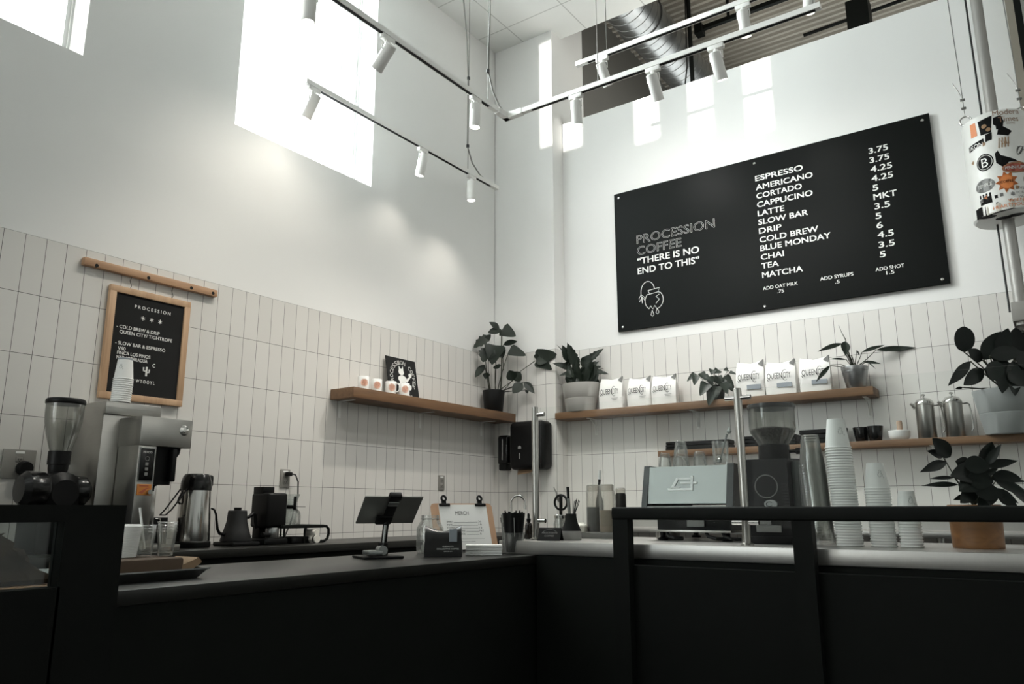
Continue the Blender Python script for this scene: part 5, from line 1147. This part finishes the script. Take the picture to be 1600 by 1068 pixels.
st('orange_knot_sticker', TAN, lambda m: [m.tube([(.03+.02*i, 0, .43), (.04+.02*i, 0, .50), (.06+.012*i, 0, .45)], .004, 4) for i in range(4)])
st('ring_mark_sticker', GREYINK, lambda m: [m.tube([(.17+.028*cos(a+i), 0, .40+.03*sin(a*1.3+i)) for a in [k*.7 for k in range(10)]], .0025, 4) for i in range(3)])
st('round_sticker', INK, poly(ell(-.075, .36, .062, .058))); st('round_lettering', CHALK, lambda m: (add_text(m, 'B', -.098, -.052, .328, .065), m.tube([(-.075+.052*cos(a*.3), 0, .36+.048*sin(a*.3)) for a in range(22)], .002, 4)), .002)
st('bird_sticker', INK, poly([(.0, .40), (.02, .415), (.035, .38), (.12, .34), (.14, .325), (.08, .325), (.05, .30), (.045, .275), (.035, .30), (.0, .335)]))
st('star_sticker', BRN, poly(star(.30, .45, .065, .04))); st('dot_sticker', INK, poly(ell(.30, .33, .07, .075)))
st('oval_sticker', RED, poly(ell(.125, .285, .095, .038))); st('oval_rim', TAN, lambda m: m.tube([(.125+.088*cos(a*.3), 0, .285+.032*sin(a*.3)) for a in range(22)], .003, 4), .002); st('oval_lettering', CHALK, txt('PENNHURST', .05, .20, .275, .022), .0025)
st('oval_sticker', GREYINK, poly(ell(-.10, .205, .075, .045))); st('oval_lettering', CHALK, txt('TEMPLE', -.155, -.045, .195, .024), .002)
st('sunburst_sticker', OR2, poly(star(.05, .195, .075, .048))); st('sunburst_lettering', INK, txt('COFFEE', .01, .09, .188, .018), .002)
st('round_black_sticker', INK, poly(ell(.245, .19, .085, .075))); st('round_black_lettering', CHALK, txt('ETHICA', .18, .31, .18, .028), .002)
st('slogan_sticker', GREYINK, lambda m: (add_text(m, 'LIVE', .10, .16, .135, .018), add_text(m, 'FOREVER', .10, .21, .105, .018), add_text(m, 'PARTY', .11, .20, .078, .018)))
st('building_sticker', INK, lambda m: (m.prism([(-.15, .08), (-.06, .08), (-.06, .13), (-.15, .12)], 1, -.001, .001), [m.prism([(-.15+.025*i, .125), (-.137+.025*i, .125), (-.137+.025*i, .15), (-.15+.025*i, .15)], 1, -.001, .001) for i in range(4)]))
st('banner_border', INK, poly([(-.12, -.025+.02), (.24, .0+.02), (.24, .09), (-.12, .065)]), .0010); st('banner_sticker', CREAM, poly([(-.108, .003), (.232, .026), (.232, .084), (-.108, .058)]), .002)
st('banner_lettering', OR2, lambda m: (add_text(m, 'WIENER', .04, .19, .056, .020), add_text(m, 'HEARTMOUTH', -.06, .19, .026, .022)), .003)
st('dark_square_sticker', INK, poly([(-.21, .0), (-.14, .01), (-.14, .075), (-.21, .07)])); st('brown_square_sticker', BRN, poly([(.25, .02), (.33, .03), (.33, .09), (.25, .085)]))
for s in range(14):
    a = -.17+.035*s; z = random.uniform(.24, .62) if s % 3 == 0 else random.uniform(.10, .17); st('small_sticker', random.choice([INK, GREYINK, TAN, OR2]), poly(star(a, z, .016, .010, random.randint(3, 6))))
for c in ((.02, .05), (-.06, .07), (-.16, -.02)):
    MB().lathe([(0, 0), (.035, 0), (.036, .001)], 18, 1.3, .8).build('underside_sticker', INK, t, (c[0]*.8+.03, c[1]*.8-.12, -.0015))
def hang(x, y, lab):
    t = thing('suspension_wire', lab, 'wire', (x, y, DZ+H), group='wires holding the sticker drum')
    MB().tube([(0, 0, .045), (0, 0, .4), (-.02, .02, 2.0)], .0035, 6).build('cable', WIRE, t)
    MB().tube([(.032*cos(a), 0, .02+.034*sin(a)*(1 if sin(a) < 0 else .8-.25*abs(cos(a))*0)) for a in [2*pi*i/20 for i in range(20)]], .0055, 8, closed=True).build('ring', CHROME, t)
    m = MB()
    for z in (.10, .16): m.rbox(-.014, .014, -.008, .008, z, z+.014, .003)
    m.build('wire_clamp', WIRE, t); MB().tube([(0, 0, .17), (-.02, 0, .24), (-.045, 0, .30)], .003, 6).build('loose_end', WIRE, t)
hang(DX-.150, DY-.085, 'steel wire with a ring holding the left side of the sticker drum'); hang(DX+.150, DY-.02, 'steel wire with clamps holding the right side of the sticker drum')
